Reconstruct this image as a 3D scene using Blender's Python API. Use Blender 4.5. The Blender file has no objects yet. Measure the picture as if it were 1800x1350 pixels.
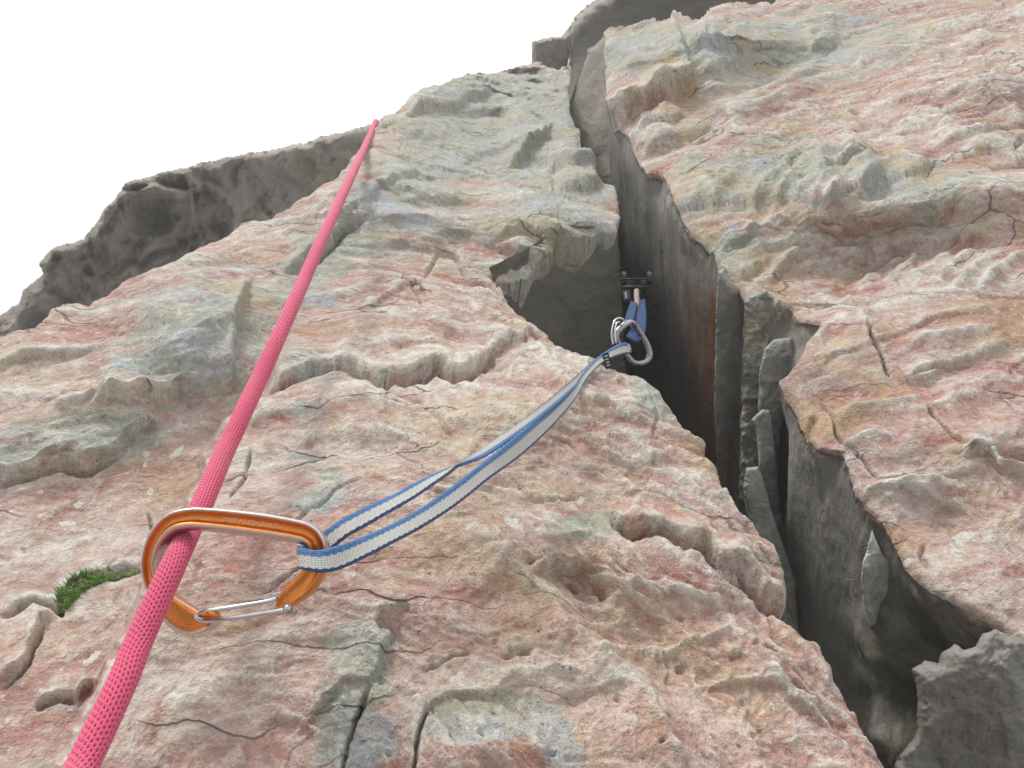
import bpy, math, random
import numpy as np
from mathutils import Vector, Matrix
random.seed(7)
C = bpy.data.collections.new("scene"); bpy.context.scene.collection.children.link(C)
sc = bpy.context.scene

# ------------------------------------------------------------ camera
# The photographer hangs on the cliff and looks steeply up along the slab.
F, CX, CY = 1413.0, 900.0, 675.0
CAMPOS = Vector((0, 0, 12.0))
U = Vector((-0.043, 0.70, -0.69)).normalized()              # world up, seen from the camera
XW = (Vector((1, 0, 0)) - U * U.x).normalized()
YW = U.cross(XW)
MW = Matrix((XW, YW, U))                                     # camera axes -> world axes
MN = np.array([list(r) for r in MW])
cam = bpy.data.cameras.new("camera"); co = bpy.data.objects.new("camera", cam); C.objects.link(co)
co.matrix_world = Matrix.Translation(CAMPOS) @ MW.to_4x4()
cam.sensor_width = 36; cam.lens = 36 * F / 1800; cam.clip_start = 0.01; cam.clip_end = 2000
sc.camera = co

# ------------------------------------------------------------ light: bright overcast
SUNDIR = (MW @ Vector((-0.35, 0.80, -0.22))).normalized()
w = bpy.data.worlds.new("World"); sc.world = w; w.use_nodes = True
nt = w.node_tree; nt.nodes.clear()
sky = nt.nodes.new("ShaderNodeTexSky"); sky.sky_type = 'NISHITA'; sky.sun_disc = False
sky.sun_elevation = math.asin(max(0.1, min(1, SUNDIR.z))); sky.sun_rotation = math.atan2(SUNDIR.x, SUNDIR.y)
sky.air_density = 0.6; sky.dust_density = 4; sky.ozone_density = 0.5
mix = nt.nodes.new("ShaderNodeMixRGB"); mix.inputs[0].default_value = 0.90
mix.inputs[2].default_value = (10.6, 10.8, 11.2, 1)
bg = nt.nodes.new("ShaderNodeBackground"); bg.inputs[1].default_value = 0.10
out = nt.nodes.new("ShaderNodeOutputWorld")
nt.links.new(sky.outputs[0], mix.inputs[1]); geo = nt.nodes.new("ShaderNodeTexCoord"); sep = nt.nodes.new("ShaderNodeSeparateXYZ"); nt.links.new(geo.outputs["Generated"], sep.inputs[0])
rm = nt.nodes.new("ShaderNodeMapRange"); rm.inputs[1].default_value = 0; rm.inputs[2].default_value = .85; rm.inputs[3].default_value = .30; rm.inputs[4].default_value = 1.06   # overcast: the horizon is about a third as bright as the zenith
nt.links.new(sep.outputs[2], rm.inputs[0])
ml = nt.nodes.new("ShaderNodeVectorMath"); ml.operation = 'SCALE'; nt.links.new(mix.outputs[0], ml.inputs[0]); nt.links.new(rm.outputs[0], ml.inputs[3])
nt.links.new(ml.outputs[0], bg.inputs[0]); nt.links.new(bg.outputs[0], out.inputs[0])
sl = bpy.data.lights.new("sun", 'SUN'); sl.energy = 2.7; sl.angle = math.radians(13); sl.color = (1, 0.985, 0.96)
so = bpy.data.objects.new("sun", sl); C.objects.link(so)
so.rotation_euler = SUNDIR.to_track_quat('Z', 'Y').to_euler()
sc.view_settings.view_transform = 'Standard'; sc.view_settings.look = 'None'
sc.view_settings.exposure = 1.27; sc.view_settings.gamma = 1

# ------------------------------------------------------------ helpers
def ray(x, y): return np.stack([(x - CX) / F, (CY - y) / F, -np.ones_like(x, dtype=float)], -1)
def pt(x, y, d): return np.array([(x - CX) / F * d, (CY - y) / F * d, -d])
def to_world(P): return P @ MN.T                            # relative to CAMPOS

def mesh_obj(name, V, faces, mats, parent=None, origin=None, smooth=True, attrs=None, mi=None, uv=None):
    """V: camera-space points. Objects sit at an origin of their own."""
    V = np.asarray(V, float)
    if parent is not None: org = Vector(parent['_o'])
    elif origin is not None: org = Vector(to_world(np.array(origin, float)))
    else: org = Vector((0, 0, 0))
    Wd = to_world(V) - np.array(org)
    me = bpy.data.meshes.new(name)
    faces = np.asarray(faces) if not isinstance(faces, list) else faces
    if isinstance(faces, np.ndarray):
        n, k = faces.shape
        me.vertices.add(len(Wd)); me.vertices.foreach_set("co", Wd.astype(np.float32).ravel())
        me.loops.add(n * k); me.loops.foreach_set("vertex_index", faces.astype(np.int32).ravel())
        me.polygons.add(n); me.polygons.foreach_set("loop_start", np.arange(0, n * k, k, dtype=np.int32))
        me.update(calc_edges=True)
    else:
        me.from_pydata([tuple(v) for v in Wd], [], faces); me.update()
    me.polygons.foreach_set("use_smooth", np.full(len(me.polygons), smooth))
    for k_, a in (attrs or {}).items():
        at = me.attributes.new(k_, 'FLOAT', 'POINT'); at.data.foreach_set("value", np.asarray(a, np.float32).ravel())
    if uv is not None:
        at = me.attributes.new("tuv", 'FLOAT_VECTOR', 'POINT')
        at.data.foreach_set("vector", np.concatenate([uv, np.zeros((len(uv), 1))], 1).astype(np.float32).ravel())
    for m in (mats if isinstance(mats, (list, tuple)) else [mats]): me.materials.append(m)
    if mi is not None: me.polygons.foreach_set("material_index", np.asarray(mi, np.int32))
    me.validate()
    o = bpy.data.objects.new(name, me); C.objects.link(o)
    if parent is not None: o.parent = parent
    else: o.location = CAMPOS + org
    return o

def tag(o, label=None, cat=None, group=None, kind=None):
    if label: o['label'] = label
    if cat: o['category'] = cat
    if group: o['group'] = group
    if kind: o['kind'] = kind
    return o
def empty(name, p, label, cat):
    o = bpy.data.objects.new(name, None); C.objects.link(o)
    org = Vector(to_world(np.array(p, float))); o.location = CAMPOS + org
    o['_o'] = tuple(org); o.empty_display_size = 0.01
    return tag(o, label, cat)

# --- numpy noise
def _h(ix, iy, s):
    h = (ix * 374761393 + iy * 668265263 + s * 1274126177) & 0xffffffff
    h = ((h ^ (h >> 13)) * 1274126177) & 0xffffffff
    return (h ^ (h >> 16)) & 0xffffffff
def rnd2(ix, iy, s): return _h(ix, iy, s) / 4294967295.0
def perlin(x, y, s=0):
    xi = np.floor(x).astype(np.int64); yi = np.floor(y).astype(np.int64); fx = x - xi; fy = y - yi
    u = fx * fx * fx * (fx * (fx * 6 - 15) + 10); v = fy * fy * fy * (fy * (fy * 6 - 15) + 10)
    def g(a, b):
        an = rnd2(xi + a, yi + b, s) * 6.2831853
        return np.cos(an) * (fx - a) + np.sin(an) * (fy - b)
    return 1.5 * ((g(0, 0) * (1 - u) + g(1, 0) * u) * (1 - v) + (g(0, 1) * (1 - u) + g(1, 1) * u) * v)
def fbm(x, y, o=4, s=0, gain=.5):
    r = 0; a = 1; t = 0
    for i in range(o): r = r + a * perlin(x * 2.03**i, y * 2.03**i, s + i * 17); t += a; a *= gain
    return r / t * 1.4
def ridged(x, y, o=4, s=0, gain=.55):
    r = 0; a = 1; t = 0
    for i in range(o): r = r + a * (1 - np.abs(perlin(x * 2.1**i, y * 2.1**i, s + i * 13)) * 1.6); t += a; a *= gain
    return r / t
def facets(x, y, s=0, tilt=1.0):
    """broken-rock facets: every Worley cell is a tilted plane; neighbours blend over a thin seam"""
    xi = np.floor(x).astype(np.int64); yi = np.floor(y).astype(np.int64)
    num = 0; den = 0; d1 = np.full(x.shape, 9.)
    cand = []
    for a in (-1, 0, 1):
        for b in (-1, 0, 1):
            cx = xi + a; cy = yi + b
            px = cx + .1 + .8 * rnd2(cx, cy, s); py = cy + .1 + .8 * rnd2(cx, cy, s + 5)
            dx = x - px; dy = y - py; d = dx * dx + dy * dy
            h = rnd2(cx, cy, s + 9) - .5 + tilt * ((rnd2(cx, cy, s + 11) - .5) * dx + (rnd2(cx, cy, s + 15) - .5) * dy) * 2
            cand.append((d, h)); d1 = np.minimum(d1, d)
    for d, h in cand:
        wgt = np.exp(-(d - d1) * 38); num = num + wgt * h; den = den + wgt
    return num / den

def tri(x, y, s=0):
    """planar chips: random heights on a jittered triangle lattice, joined by flat triangles with crisp creases"""
    k = (x + y) * .36602540; i = np.floor(x + k).astype(np.int64); j = np.floor(y + k).astype(np.int64)
    fx = x + k - i; fy = y + k - j; lo = fx > fy
    a = rnd2(i, j, s); c = rnd2(i + 1, j + 1, s); b = np.where(lo, rnd2(i + 1, j, s), rnd2(i, j + 1, s))
    m1 = np.maximum(fx, fy); m2 = np.minimum(fx, fy)
    return a * (1 - m1) + b * (m1 - m2) + c * m2 - .5
def chips(x, y, o=3, s=0, gain=.5):
    r = 0; a = 1.; t = 0
    for q in range(o):
        f = 2.17**q; an = 1.1 * q + s; wx = .35 * perlin(x * f * .7, y * f * .7, s + q); wy = .35 * perlin(x * f * .7, y * f * .7, s + q + 40)
        r = r + a * tri((x * math.cos(an) - y * math.sin(an)) * f + wx, (x * math.sin(an) + y * math.cos(an)) * f + wy, s + 7 * q); t += a; a *= gain
    return r / t * 1.6

def sstep(a, b, x): t = np.clip((x - a) / (b - a), 0, 1); return t * t * (3 - 2 * t)
def poly_dist(X, Y, P, maxd=1e9):
    """distance to a polyline, signed (+ on the left/upper side of a left-to-right line), arc position"""
    P = np.array(P, float); seg = np.hypot(*(P[1:] - P[:-1]).T); acc = np.concatenate([[0], np.cumsum(seg)])
    D = np.full(X.shape, 1e9); S = np.ones(X.shape); T = np.zeros(X.shape)
    for i in range(len(P) - 1):
        ax, ay = P[i]; dx, dy = P[i + 1] - P[i]; L2 = dx * dx + dy * dy
        t = np.clip(((X - ax) * dx + (Y - ay) * dy) / L2, 0, 1)
        qx = X - ax - t * dx; qy = Y - ay - t * dy; d = np.hypot(qx, qy)
        m = d < D
        D = np.where(m, d, D); S = np.where(m, -np.sign(dx * qy - dy * qx), S); T = np.where(m, acc[i] + t * seg[i], T)
    return D, S, T, acc[-1]
def polygon_sdf(X, Y, P):
    """negative outside, positive inside"""
    P = list(P); D, _, _, _ = poly_dist(X, Y, P + [P[0]])
    ins = np.zeros(X.shape, bool)
    for i in range(len(P)):
        x0, y0 = P[i]; x1, y1 = P[(i + 1) % len(P)]
        if y0 == y1: continue
        c = (y0 > Y) != (y1 > Y)
        ins ^= c & (X < (x1 - x0) * (Y - y0) / (y1 - y0) + x0)
    return np.where(ins, D, -D)
def local(fn):
    """evaluate a feature only near its bounding box"""
    def run(H, X, Y, P, *a, reach=250, **k):
        P_ = np.array(P); m = (X > P_[:, 0].min() - reach) & (X < P_[:, 0].max() + reach) & (Y > P_[:, 1].min() - reach) & (Y < P_[:, 1].max() + reach)
        if m.any(): H[m] += fn(X[m], Y[m], P, *a, **k)
    return run
@local
def ledge(X, Y, P, A, wd, soft=4.5, groove=.25, f=.25):
    D, S, T, L = poly_dist(X, Y, P); s = D * S; e = min(f * L, 60)
    fade = sstep(0, e, T) * sstep(0, e, L - T)
    soft = soft * (.7 + .6 * sstep(-.5, .5, perlin(X / 45, Y / 45)))
    up = sstep(-soft, soft, s) * (.85 + .35 * perlin(X / 60, Y / 60 + 7)) * np.exp(-np.maximum(s, 0) / wd)
    gr = -groove * np.exp(-np.maximum(-s, 0) / 5.0) * (s < 0)
    return A * fade * (up + gr)
@local
def groove(X, Y, P, A, wd=3.0):
    D, S, T, L = poly_dist(X, Y, P); e = .2 * L
    return -A * sstep(0, e, T + .15 * e) * sstep(0, e, L - T + .15 * e) * np.exp(-(D / wd)**2)
@local
def ridge(X, Y, P, A, wd):
    D, S, T, L = poly_dist(X, Y, P); e = .3 * L
    return A * sstep(0, e, T) * sstep(0, e, L - T) * np.exp(-(D / wd)**1.4)
@local
def bump(X, Y, P, A, rx, ry=None, rot=0, p=2):
    ry = ry or rx; c, s = math.cos(rot), math.sin(rot); dx = X - P[0][0]; dy = Y - P[0][1]
    return A * np.exp(-((np.abs(c * dx + s * dy) / rx)**p + (np.abs(-s * dx + c * dy) / ry)**p))
def blobs(X, Y, L):
    r = np.zeros(X.shape)
    for (x, y, rx, ry, rot, a) in L:
        c, s = math.cos(math.radians(rot)), math.sin(math.radians(rot)); dx = X - x; dy = Y - y
        r += a * np.exp(-(((c * dx + s * dy) / rx)**2 + ((-s * dx + c * dy) / ry)**2))
    return r
def grid_faces(ny, nx):
    i = np.arange(ny * nx).reshape(ny, nx)
    return np.stack([i[:-1, :-1], i[1:, :-1], i[1:, 1:], i[:-1, 1:]], -1).reshape(-1, 4)
def drop_unused(V, Fc, attrs):
    used = np.unique(Fc); m = np.full(len(V), -1); m[used] = np.arange(len(used))
    return V[used], m[Fc], {k: np.asarray(a).ravel()[used] for k, a in attrs.items()}

# --- shader helpers
class NT:
    def __init__(s, name):
        s.m = bpy.data.materials.new(name); s.m.use_nodes = True; s.t = s.m.node_tree
        s.b = s.t.nodes["Principled BSDF"]
    def n(s, typ, ins=None, **kw):
        nd = s.t.nodes.new(typ)
        for k, v in kw.items(): setattr(nd, k, v)
        for k, v in (ins or {}).items():
            if isinstance(v, bpy.types.NodeSocket): s.t.links.new(v, nd.inputs[k])
            else: nd.inputs[k].default_value = v
        return nd
    def noise(s, vec, scale, detail=4, rough=.55, dist=0):
        return s.n("ShaderNodeTexNoise", {"Vector": vec, "Scale": scale, "Detail": detail, "Roughness": rough, "Distortion": dist}).outputs[0]
    def ramp(s, v, stops):
        nd = s.n("ShaderNodeValToRGB", {0: v}); e = nd.color_ramp.elements
        while len(e) < len(stops): e.new(.5)
        for i, (p, c) in enumerate(stops):
            e[i].position = p; e[i].color = (c, c, c, 1) if isinstance(c, (int, float)) else (*c, 1)
        return nd.outputs[0]
    def math(s, op, a, b=0.0, clamp=False): return s.n("ShaderNodeMath", {0: a, 1: b}, operation=op, use_clamp=clamp).outputs[0]
    def mix(s, f, a, b, mode='MIX'):
        f_ = f
        conv = lambda c: c if isinstance(c, bpy.types.NodeSocket) else (*c, 1)
        return s.n("ShaderNodeMixRGB", {0: f_, 1: conv(a), 2: conv(b)}, blend_type=mode).outputs[0]
    def attr(s, name): return s.n("ShaderNodeAttribute", attribute_name=name)
    def vmul(s, v, k): return s.n("ShaderNodeVectorMath", {0: v, 1: k}, operation='MULTIPLY').outputs[0]

def rock_material(name, pink=.5, streak=(0, 0, 0), bumpk=1.0, red=(.35, .15, .11), rk=.9, ok=.45):
    g = NT(name)
    P = g.n("ShaderNodeTexCoord").outputs["Object"]
    wv = g.n("ShaderNodeTexNoise", {"Vector": P, "Scale": 7.0, "Detail": 3.0}).outputs[1]
    wv = g.n("ShaderNodeVectorMath", {0: wv, 1: (.5, .5, .5)}, operation='SUBTRACT').outputs[0]
    Pw = g.n("ShaderNodeVectorMath", {0: P, 1: g.vmul(wv, (.10, .10, .10))}, operation='ADD').outputs[0]
    mp = g.n("ShaderNodeMapping", {"Vector": Pw, "Rotation": streak, "Scale": (1, 1, 3.2)}).outputs[0]
    zone = g.attr("zone").outputs["Fac"]; wear = g.attr("wear").outputs["Fac"]; wall = g.attr("wall").outputs["Fac"]
    och = g.attr("ochre").outputs["Fac"]
    n1 = g.noise(mp, 5.5, 5, .65, .4); n2 = g.noise(mp, 19, 6, .7, .8); n3 = g.noise(P, 70, 4, .7); n4 = g.noise(P, 260, 3, .7)
    # pink .. deep red
    col = g.mix(g.ramp(n2, [(.34, 0), (.66, 1)]), (.41, .22, .182), (.575, .41, .345))
    col = g.mix(g.ramp(g.noise(mp, 11, 6, .65, 1.2), [(.47, 0), (.60, rk)]), col, red)
    n5 = g.noise(P, 120, 5, .8, .3)
    # cream
    cream = g.mix(g.ramp(n3, [(.35, 0), (.65, 1)]), (.57, .54, .46), (.70, .68, .60))
    f1 = g.math('ADD', g.ramp(n1, [(.40, 0), (.66, .75)]), g.math('MULTIPLY', wear, .75), True)
    f1 = g.math('MULTIPLY', f1, g.ramp(n3, [(.28, .35), (.55, 1)]))
    col = g.mix(f1, col, cream)
    # grey-green skin
    gg = g.mix(g.ramp(g.noise(mp, 26, 6, .65), [(.35, 0), (.65, 1)]), (.27, .29, .215), (.50, .52, .45))
    gg = g.mix(g.ramp(g.noise(P, 12, 4), [(.48, 0), (.62, .8)]), gg, (.42, .46, .48))
    fz = g.math('ADD', g.math('MULTIPLY', g.noise(mp, 8, 6, .7, .6), 1.9), g.math('MULTIPLY', zone, .75))
    fz = g.ramp(g.math('SUBTRACT', fz, pink + .55), [(.14, 0), (.30, .9)])
    col = g.mix(fz, col, gg)
    col = g.mix(g.math('MULTIPLY', g.ramp(n5, [(.53, 0), (.62, .8)]), g.ramp(n2, [(.35, .25), (.6, 1)])), col, (.70, .66, .575))
    col = g.mix(g.ramp(g.noise(P, 48, 6, .75, .5), [(.56, 0), (.66, .65)]), col, (.31, .16, .125))
    # ochre stains
    fo = g.math('MULTIPLY', g.ramp(g.noise(Pw, 13, 5, .6, .5), [(.50, 0), (.66, ok)]), g.ramp(n4, [(.3, .4), (.6, 1)]))
    col = g.mix(fo, col, (.50, .36, .17))
    # inner fracture faces: smooth grey, silt brown stains
    wl = g.mix(g.ramp(g.noise(g.n("ShaderNodeMapping", {"Vector": P, "Rotation": (.35, 0, 0), "Scale": (2, 1, .45)}).outputs[0], 9, 6, .55), [(.3, 0), (.7, 1)]), (.205, .195, .17), (.32, .305, .28))
    wl = g.mix(g.ramp(g.noise(P, 6.5, 5, .6, 1.0), [(.48, 0), (.64, .75)]), wl, (.19, .17, .12))
    wl = g.mix(g.ramp(g.noise(P, 17, 5, .6, 1.0), [(.58, 0), (.68, .6)]), wl, (.42, .40, .34))
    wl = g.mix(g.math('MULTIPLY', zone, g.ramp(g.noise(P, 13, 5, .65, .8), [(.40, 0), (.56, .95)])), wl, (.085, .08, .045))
    wl = g.mix(g.math('MULTIPLY', och, g.ramp(n2, [(.2, .6), (.6, 1)])), wl, (.20, .085, .030))
    col = g.mix(wall, col, wl)
    # specks, lichen, hairline cracks
    lp = g.math('MULTIPLY', g.ramp(g.math('ADD', g.attr('lich').outputs['Fac'], g.math('MULTIPLY', g.math('SUBTRACT', g.noise(P, 150, 4, .7), .5), 1.3)), [(.45, 0), (.5, .85)]), 1.0)
    col = g.mix(lp, col, (.68, .68, .60))
    mk = g.math('SUBTRACT', 1.0, g.math('MULTIPLY', wall, .8))
    sp = g.math('MULTIPLY', g.ramp(g.noise(P, 330, 3, .6), [(.645, 0), (.69, .75)]), g.ramp(g.noise(P, 9, 3), [(.42, .1), (.62, 1)]))
    col = g.mix(g.math('MULTIPLY', sp, mk), col, (.12, .085, .075))
    mot = g.ramp(g.math('ADD', g.math('MULTIPLY', n4, .5), g.math('MULTIPLY', g.noise(P, 620, 4, .8), .5)), [(.36, .76), (.5, .99), (.64, 1.16)]); col = g.mix(1.0, col, mot, 'MULTIPLY')
    vor = g.n("ShaderNodeTexVoronoi", {"Vector": g.n("ShaderNodeVectorMath", {0: P, 1: g.vmul(wv, (.02, .02, .02))}, operation='ADD').outputs[0], "Scale": 42.0, "Randomness": 1.0}).outputs["Distance"]
    li = g.math('MULTIPLY', g.ramp(g.math('ADD', vor, g.math('MULTIPLY', g.noise(P, 190, 3), .35)), [(.28, 1), (.33, 0)]), g.ramp(g.noise(P, 6.3, 2), [(.60, 0), (.66, 1)]))
    col = g.mix(g.math('MULTIPLY', li, g.math('MULTIPLY', mk, .75)), col, (.66, .66, .58))
    cw = g.n("ShaderNodeVectorMath", {0: mp, 1: g.vmul(g.n("ShaderNodeTexNoise", {"Vector": P, "Scale": 30.0, "Detail": 4.0}).outputs[1], (.045, .045, .045))}, operation='ADD').outputs[0]
    ce = g.n("ShaderNodeTexVoronoi", {"Vector": cw, "Scale": 7.5}, feature='DISTANCE_TO_EDGE').outputs["Distance"]
    cmask = g.math('MULTIPLY', g.ramp(g.noise(P, 8.1, 3), [(.50, 0), (.58, 1)]), mk)
    cr = g.math('MULTIPLY', g.ramp(ce, [(.0, 1), (.016, 0)]), cmask)
    col = g.mix(g.math('MULTIPLY', cr, .7), col, (.10, .07, .05))
    g.t.links.new(col, g.b.inputs["Base Color"])
    g.b.inputs["Roughness"].default_value = .86; g.b.inputs["Specular IOR Level"].default_value = .25
    # relief
    h = g.math('MULTIPLY', n3, .0040)
    h = g.math('ADD', h, g.math('MULTIPLY', n5, .0034))
    h = g.math('ADD', h, g.math('MULTIPLY', g.noise(P, 520, 3, .75), .0013))
    h = g.math('ADD', h, g.math('MULTIPLY', g.noise(P, 34, 5, .76, .15), .0062))
    h = g.math('MULTIPLY', h, g.math('SUBTRACT', 1.0, g.math('MULTIPLY', wall, .72)))
    h = g.math('SUBTRACT', h, g.math('MULTIPLY', cr, .003))
    h = g.math('SUBTRACT', h, g.math('MULTIPLY', sp, .0006))
    bp = g.n("ShaderNodeBump", {"Height": h, "Strength": .85 * bumpk, "Distance": 1.0})
    g.t.links.new(bp.outputs[0], g.b.inputs["Normal"])
    return g.m

def convexity(h, k, amp):
    """how far a point stands above its surroundings (weathered edges are paler)"""
    s = h.copy()
    for ax in (0, 1):
        c = np.cumsum(np.concatenate([np.repeat(np.take(s, [0], ax), k + 1, ax), s, np.repeat(np.take(s, [-1], ax), k, ax)], ax), ax)
        n = s.shape[ax]
        s = (np.take(c, np.arange(2 * k + 1, 2 * k + 1 + n), ax) - np.take(c, np.arange(0, n), ax)) / (2 * k + 1)
    return np.clip((h - s) / amp, 0, 1)

class Plane:
    """base plane 1/depth = a x + b y + c in photo pixels; ph = its outward normal"""
    def __init__(s, a, b, c):
        s.a, s.b, s.c = a, b, c
        N = np.array([a * F, -b * F, -(a * CX + b * CY + c)]); L = np.linalg.norm(N)
        s.n = -N / L; s.D0 = 1 / L
        r = np.array([-.106, .478, -1.]); s.v = r - r.dot(s.n) * s.n; s.v /= np.linalg.norm(s.v); s.u = np.cross(s.v, s.n)
    def inv(s, X, Y): return s.a * X + s.b * Y + s.c
    def pts(s, X, Y, low=0):
        d = 1 / s.inv(X, Y); return ray(X, Y) * (d * (1 - low / s.D0))[..., None]
PA = Plane(-.000307, .001974, .449)
PB = Plane(.00030, .00120, .115)
# ============================================================ left slab
CRACK = [(1006, 60), (1003, 150), (1000, 190), (1008, 215), (1020, 258), (1044, 268), (1052, 322), (1078, 328), (1090, 368), (1087, 402), (1045, 406), (990, 412),
         (958, 442), (924, 482), (872, 492), (885, 528), (905, 560), (940, 590), (975, 608), (1000, 627), (1045, 642), (1090, 657), (1130, 672), (1160, 695), (1180, 722),
         (1202, 748), (1235, 785), (1255, 830), (1275, 868), (1308, 920), (1335, 948), (1360, 975), (1378, 1010), (1382, 1060), (1372, 1082), (1402, 1102),
         (1432, 1125), (1468, 1172), (1500, 1218), (1525, 1262), (1540, 1300), (1572, 1350), (1680, 1520), (1800, 1800), (2600, 1800), (2600, -500), (1006, -500)]
SKYLINE = [(1006, -500), (1006, 60), (1000, 118), (975, 122), (945, 112), (918, 118), (880, 122), (845, 133), (815, 138), (780, 150), (740, 160), (700, 190), (672, 205), (640, 240),
           (612, 286), (579, 317), (546, 337), (513, 358), (477, 372), (428, 390), (391, 411), (342, 427), (314, 451), (257, 476), (200, 504), (155, 527),
           (94, 537), (65, 561), (0, 582), (-90, 640), (-240, 700), (-700, 900), (-700, -500)]
ST = 2.5
xs = np.arange(-330, 1760, ST); ys = np.arange(70, 1640, ST)
X0, Y0 = np.meshgrid(xs, ys)
jag = lambda X, Y, a, s: (a * fbm(X / 42, Y / 42, 4, s, .45), a * fbm(X / 42, Y / 42, 4, s + 50, .45))
jx, jy = jag(X0, Y0, 7.0, 3)
sd = np.maximum(polygon_sdf(X0 + jx, Y0 + jy, CRACK), polygon_sdf(X0 + jx * .8, Y0 + jy * .8, SKYLINE))   # >0 outside the slab
gy, gx = np.gradient(sd, ST); m = np.abs(sd) < ST * .75
X = X0 - np.where(m, sd * gx, 0); Y = Y0 - np.where(m, sd * gy, 0)
sd = np.where(m, 0, sd)
Pp = PA.pts(X, Y); Uu = Pp @ PA.u; Vv = Pp @ PA.v
# domain warp and bedding
wu = .05 * fbm(Uu * 5, Vv * 5, 4, 21); wv_ = .05 * fbm(Uu * 5, Vv * 5, 4, 31)
u1 = Uu + wu; v1 = Vv + wv_
bed = v1 * .80 + .55 * np.sqrt((u1 + .02)**2 + .004)          # bedding arches over the central pillar
low = np.zeros(X.shape)
D_, S_, T_, L_ = poly_dist(X + jx * 1.3, Y + jy * 1.3, [(470, 560), (467, 680), (417, 733), (383, 767), (360, 807), (348, 840), (330, 880), (298, 960), (250, 1040), (215, 1120), (120, 1300), (20, 1500)])
pill = sstep(-14, 26, D_ * S_) * sstep(540, 720, Y)
low += .030 * pill - .012 * (1 - pill) * sstep(600, 800, Y)
bump(low, X, Y, [(330, 570)], .035, 105, 95, .3, reach=400)
bump(low, X, Y, [(850, 900)], .020, 330, 260, 0, reach=900)
bump(low, X, Y, [(840, 1330)], .018, 150, 90, 0, reach=400)
bump(low, X, Y, [(620, 720)], .016, 110, 70, .2, reach=300)
bump(low, X, Y, [(1010, 1020)], -.014, 70, 45, .6, reach=300)
bump(low, X, Y, [(1120, 1130)], -.012, 110, 60, .7, reach=400)
bump(low, X, Y, [(940, 1110)], .004, 60, 40, .7, reach=300)
bump(low, X, Y, [(960, 390)], .030, 110, 60, 0, reach=400)
bump(low, X, Y, [(700, 330)], .030, 110, 120, 0, reach=400)
bump(low, X, Y, [(860, 210)], -.04, 90, 60, 0, reach=300)
bump(low, X, Y, [(150, 900)], -.010, 160, 80, -.4, reach=400)
low += .010 * fbm(Uu * 4, Vv * 4, 3, 77) + .004 * fbm(Uu * 11, Vv * 11, 3, 78)
h = np.zeros(X.shape)
jl = jag(X, Y, 5.0, 9); LX, LY = X + jl[0], Y + jl[1]
def L(P, A, wd, **k): ledge(h, LX, LY, P, A, wd, reach=max(200, 5 * wd), **k)
L([(455, 700), (490, 672), (513, 660), (550, 647), (583, 642), (617, 653), (677, 677), (697, 665), (743, 662), (770, 653), (797, 668), (822, 662), (847, 640), (867, 620), (917, 607), (980, 600)], .0125, 110)
L([(700, 440), (760, 432), (800, 440), (812, 470), (837, 493), (863, 507), (880, 530), (900, 552)], .006, 60)
L([(490, 485), (530, 473), (560, 455), (600, 410), (640, 375), (672, 352)], .018, 60)
L([(548, 430), (590, 400), (640, 355), (700, 310), (760, 290)], .010, 60)
L([(150, 745), (173, 735), (233, 730), (277, 723), (333, 697), (390, 690), (413, 680), (412, 630), (415, 580), (432, 530), (450, 480)], .018, 90)
L([(-60, 865), (0, 852), (53, 837), (100, 827), (160, 830), (207, 800), (267, 760), (300, 740)], .016, 80)
L([(85, 738), (110, 735), (150, 730), (185, 712)], .006, 40)
L([(-100, 650), (0, 640), (60, 622), (120, 625), (180, 600)], .008, 60)
L([(507, 1303), (543, 1277), (583, 1236), (647, 1207), (660, 1190), (680, 1142), (690, 1120), (663, 1110), (667, 1083), (717, 1060), (713, 1030)], .006, 45)
L([(1060, 885), (1073, 893), (1087, 913), (1113, 927), (1160, 933), (1200, 953), (1237, 970), (1260, 997), (1293, 1013), (1317, 1040), (1345, 1068), (1400, 1090)], .011, 60)
L([(1240, 1000), (1300, 1030), (1345, 1062), (1390, 1085)], .010, 40)
L([(955, 305), (985, 300), (1010, 303), (1060, 298)], .022, 50)
L([(975, 336), (1000, 334), (1030, 335), (1065, 325)], .022, 50)
L([(885, 302), (910, 288), (950, 252), (975, 222)], .035, 50)
L([(838, 430), (862, 426), (930, 408), (985, 420), (1020, 400)], .014, 60, soft=6)
L([(620, 560), (660, 545), (700, 520), (728, 500), (745, 520), (760, 560)], .006, 60)
L([(-20, 1205), (35, 1182), (62, 1132), (72, 1095), (110, 1080)], .008, 40)
L([(50, 1245), (95, 1228), (135, 1225), (180, 1190)], .008, 30)
L([(735, 1320), (745, 1270), (757, 1242), (783, 1235), (843, 1227), (880, 1222), (900, 1207), (940, 1195)], .005, 30)
L([(930, 1010), (960, 990), (1000, 985), (1020, 960)], .008, 40)
L([(940, 930), (1000, 935), (1050, 925)], .004, 30)
L([(1220, 1205), (1290, 1205), (1350, 1210), (1400, 1240), (1470, 1280)], .006, 50)
L([(700, 215), (740, 195), (800, 190), (850, 175), (900, 160)], .020, 60, soft=5)
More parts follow.
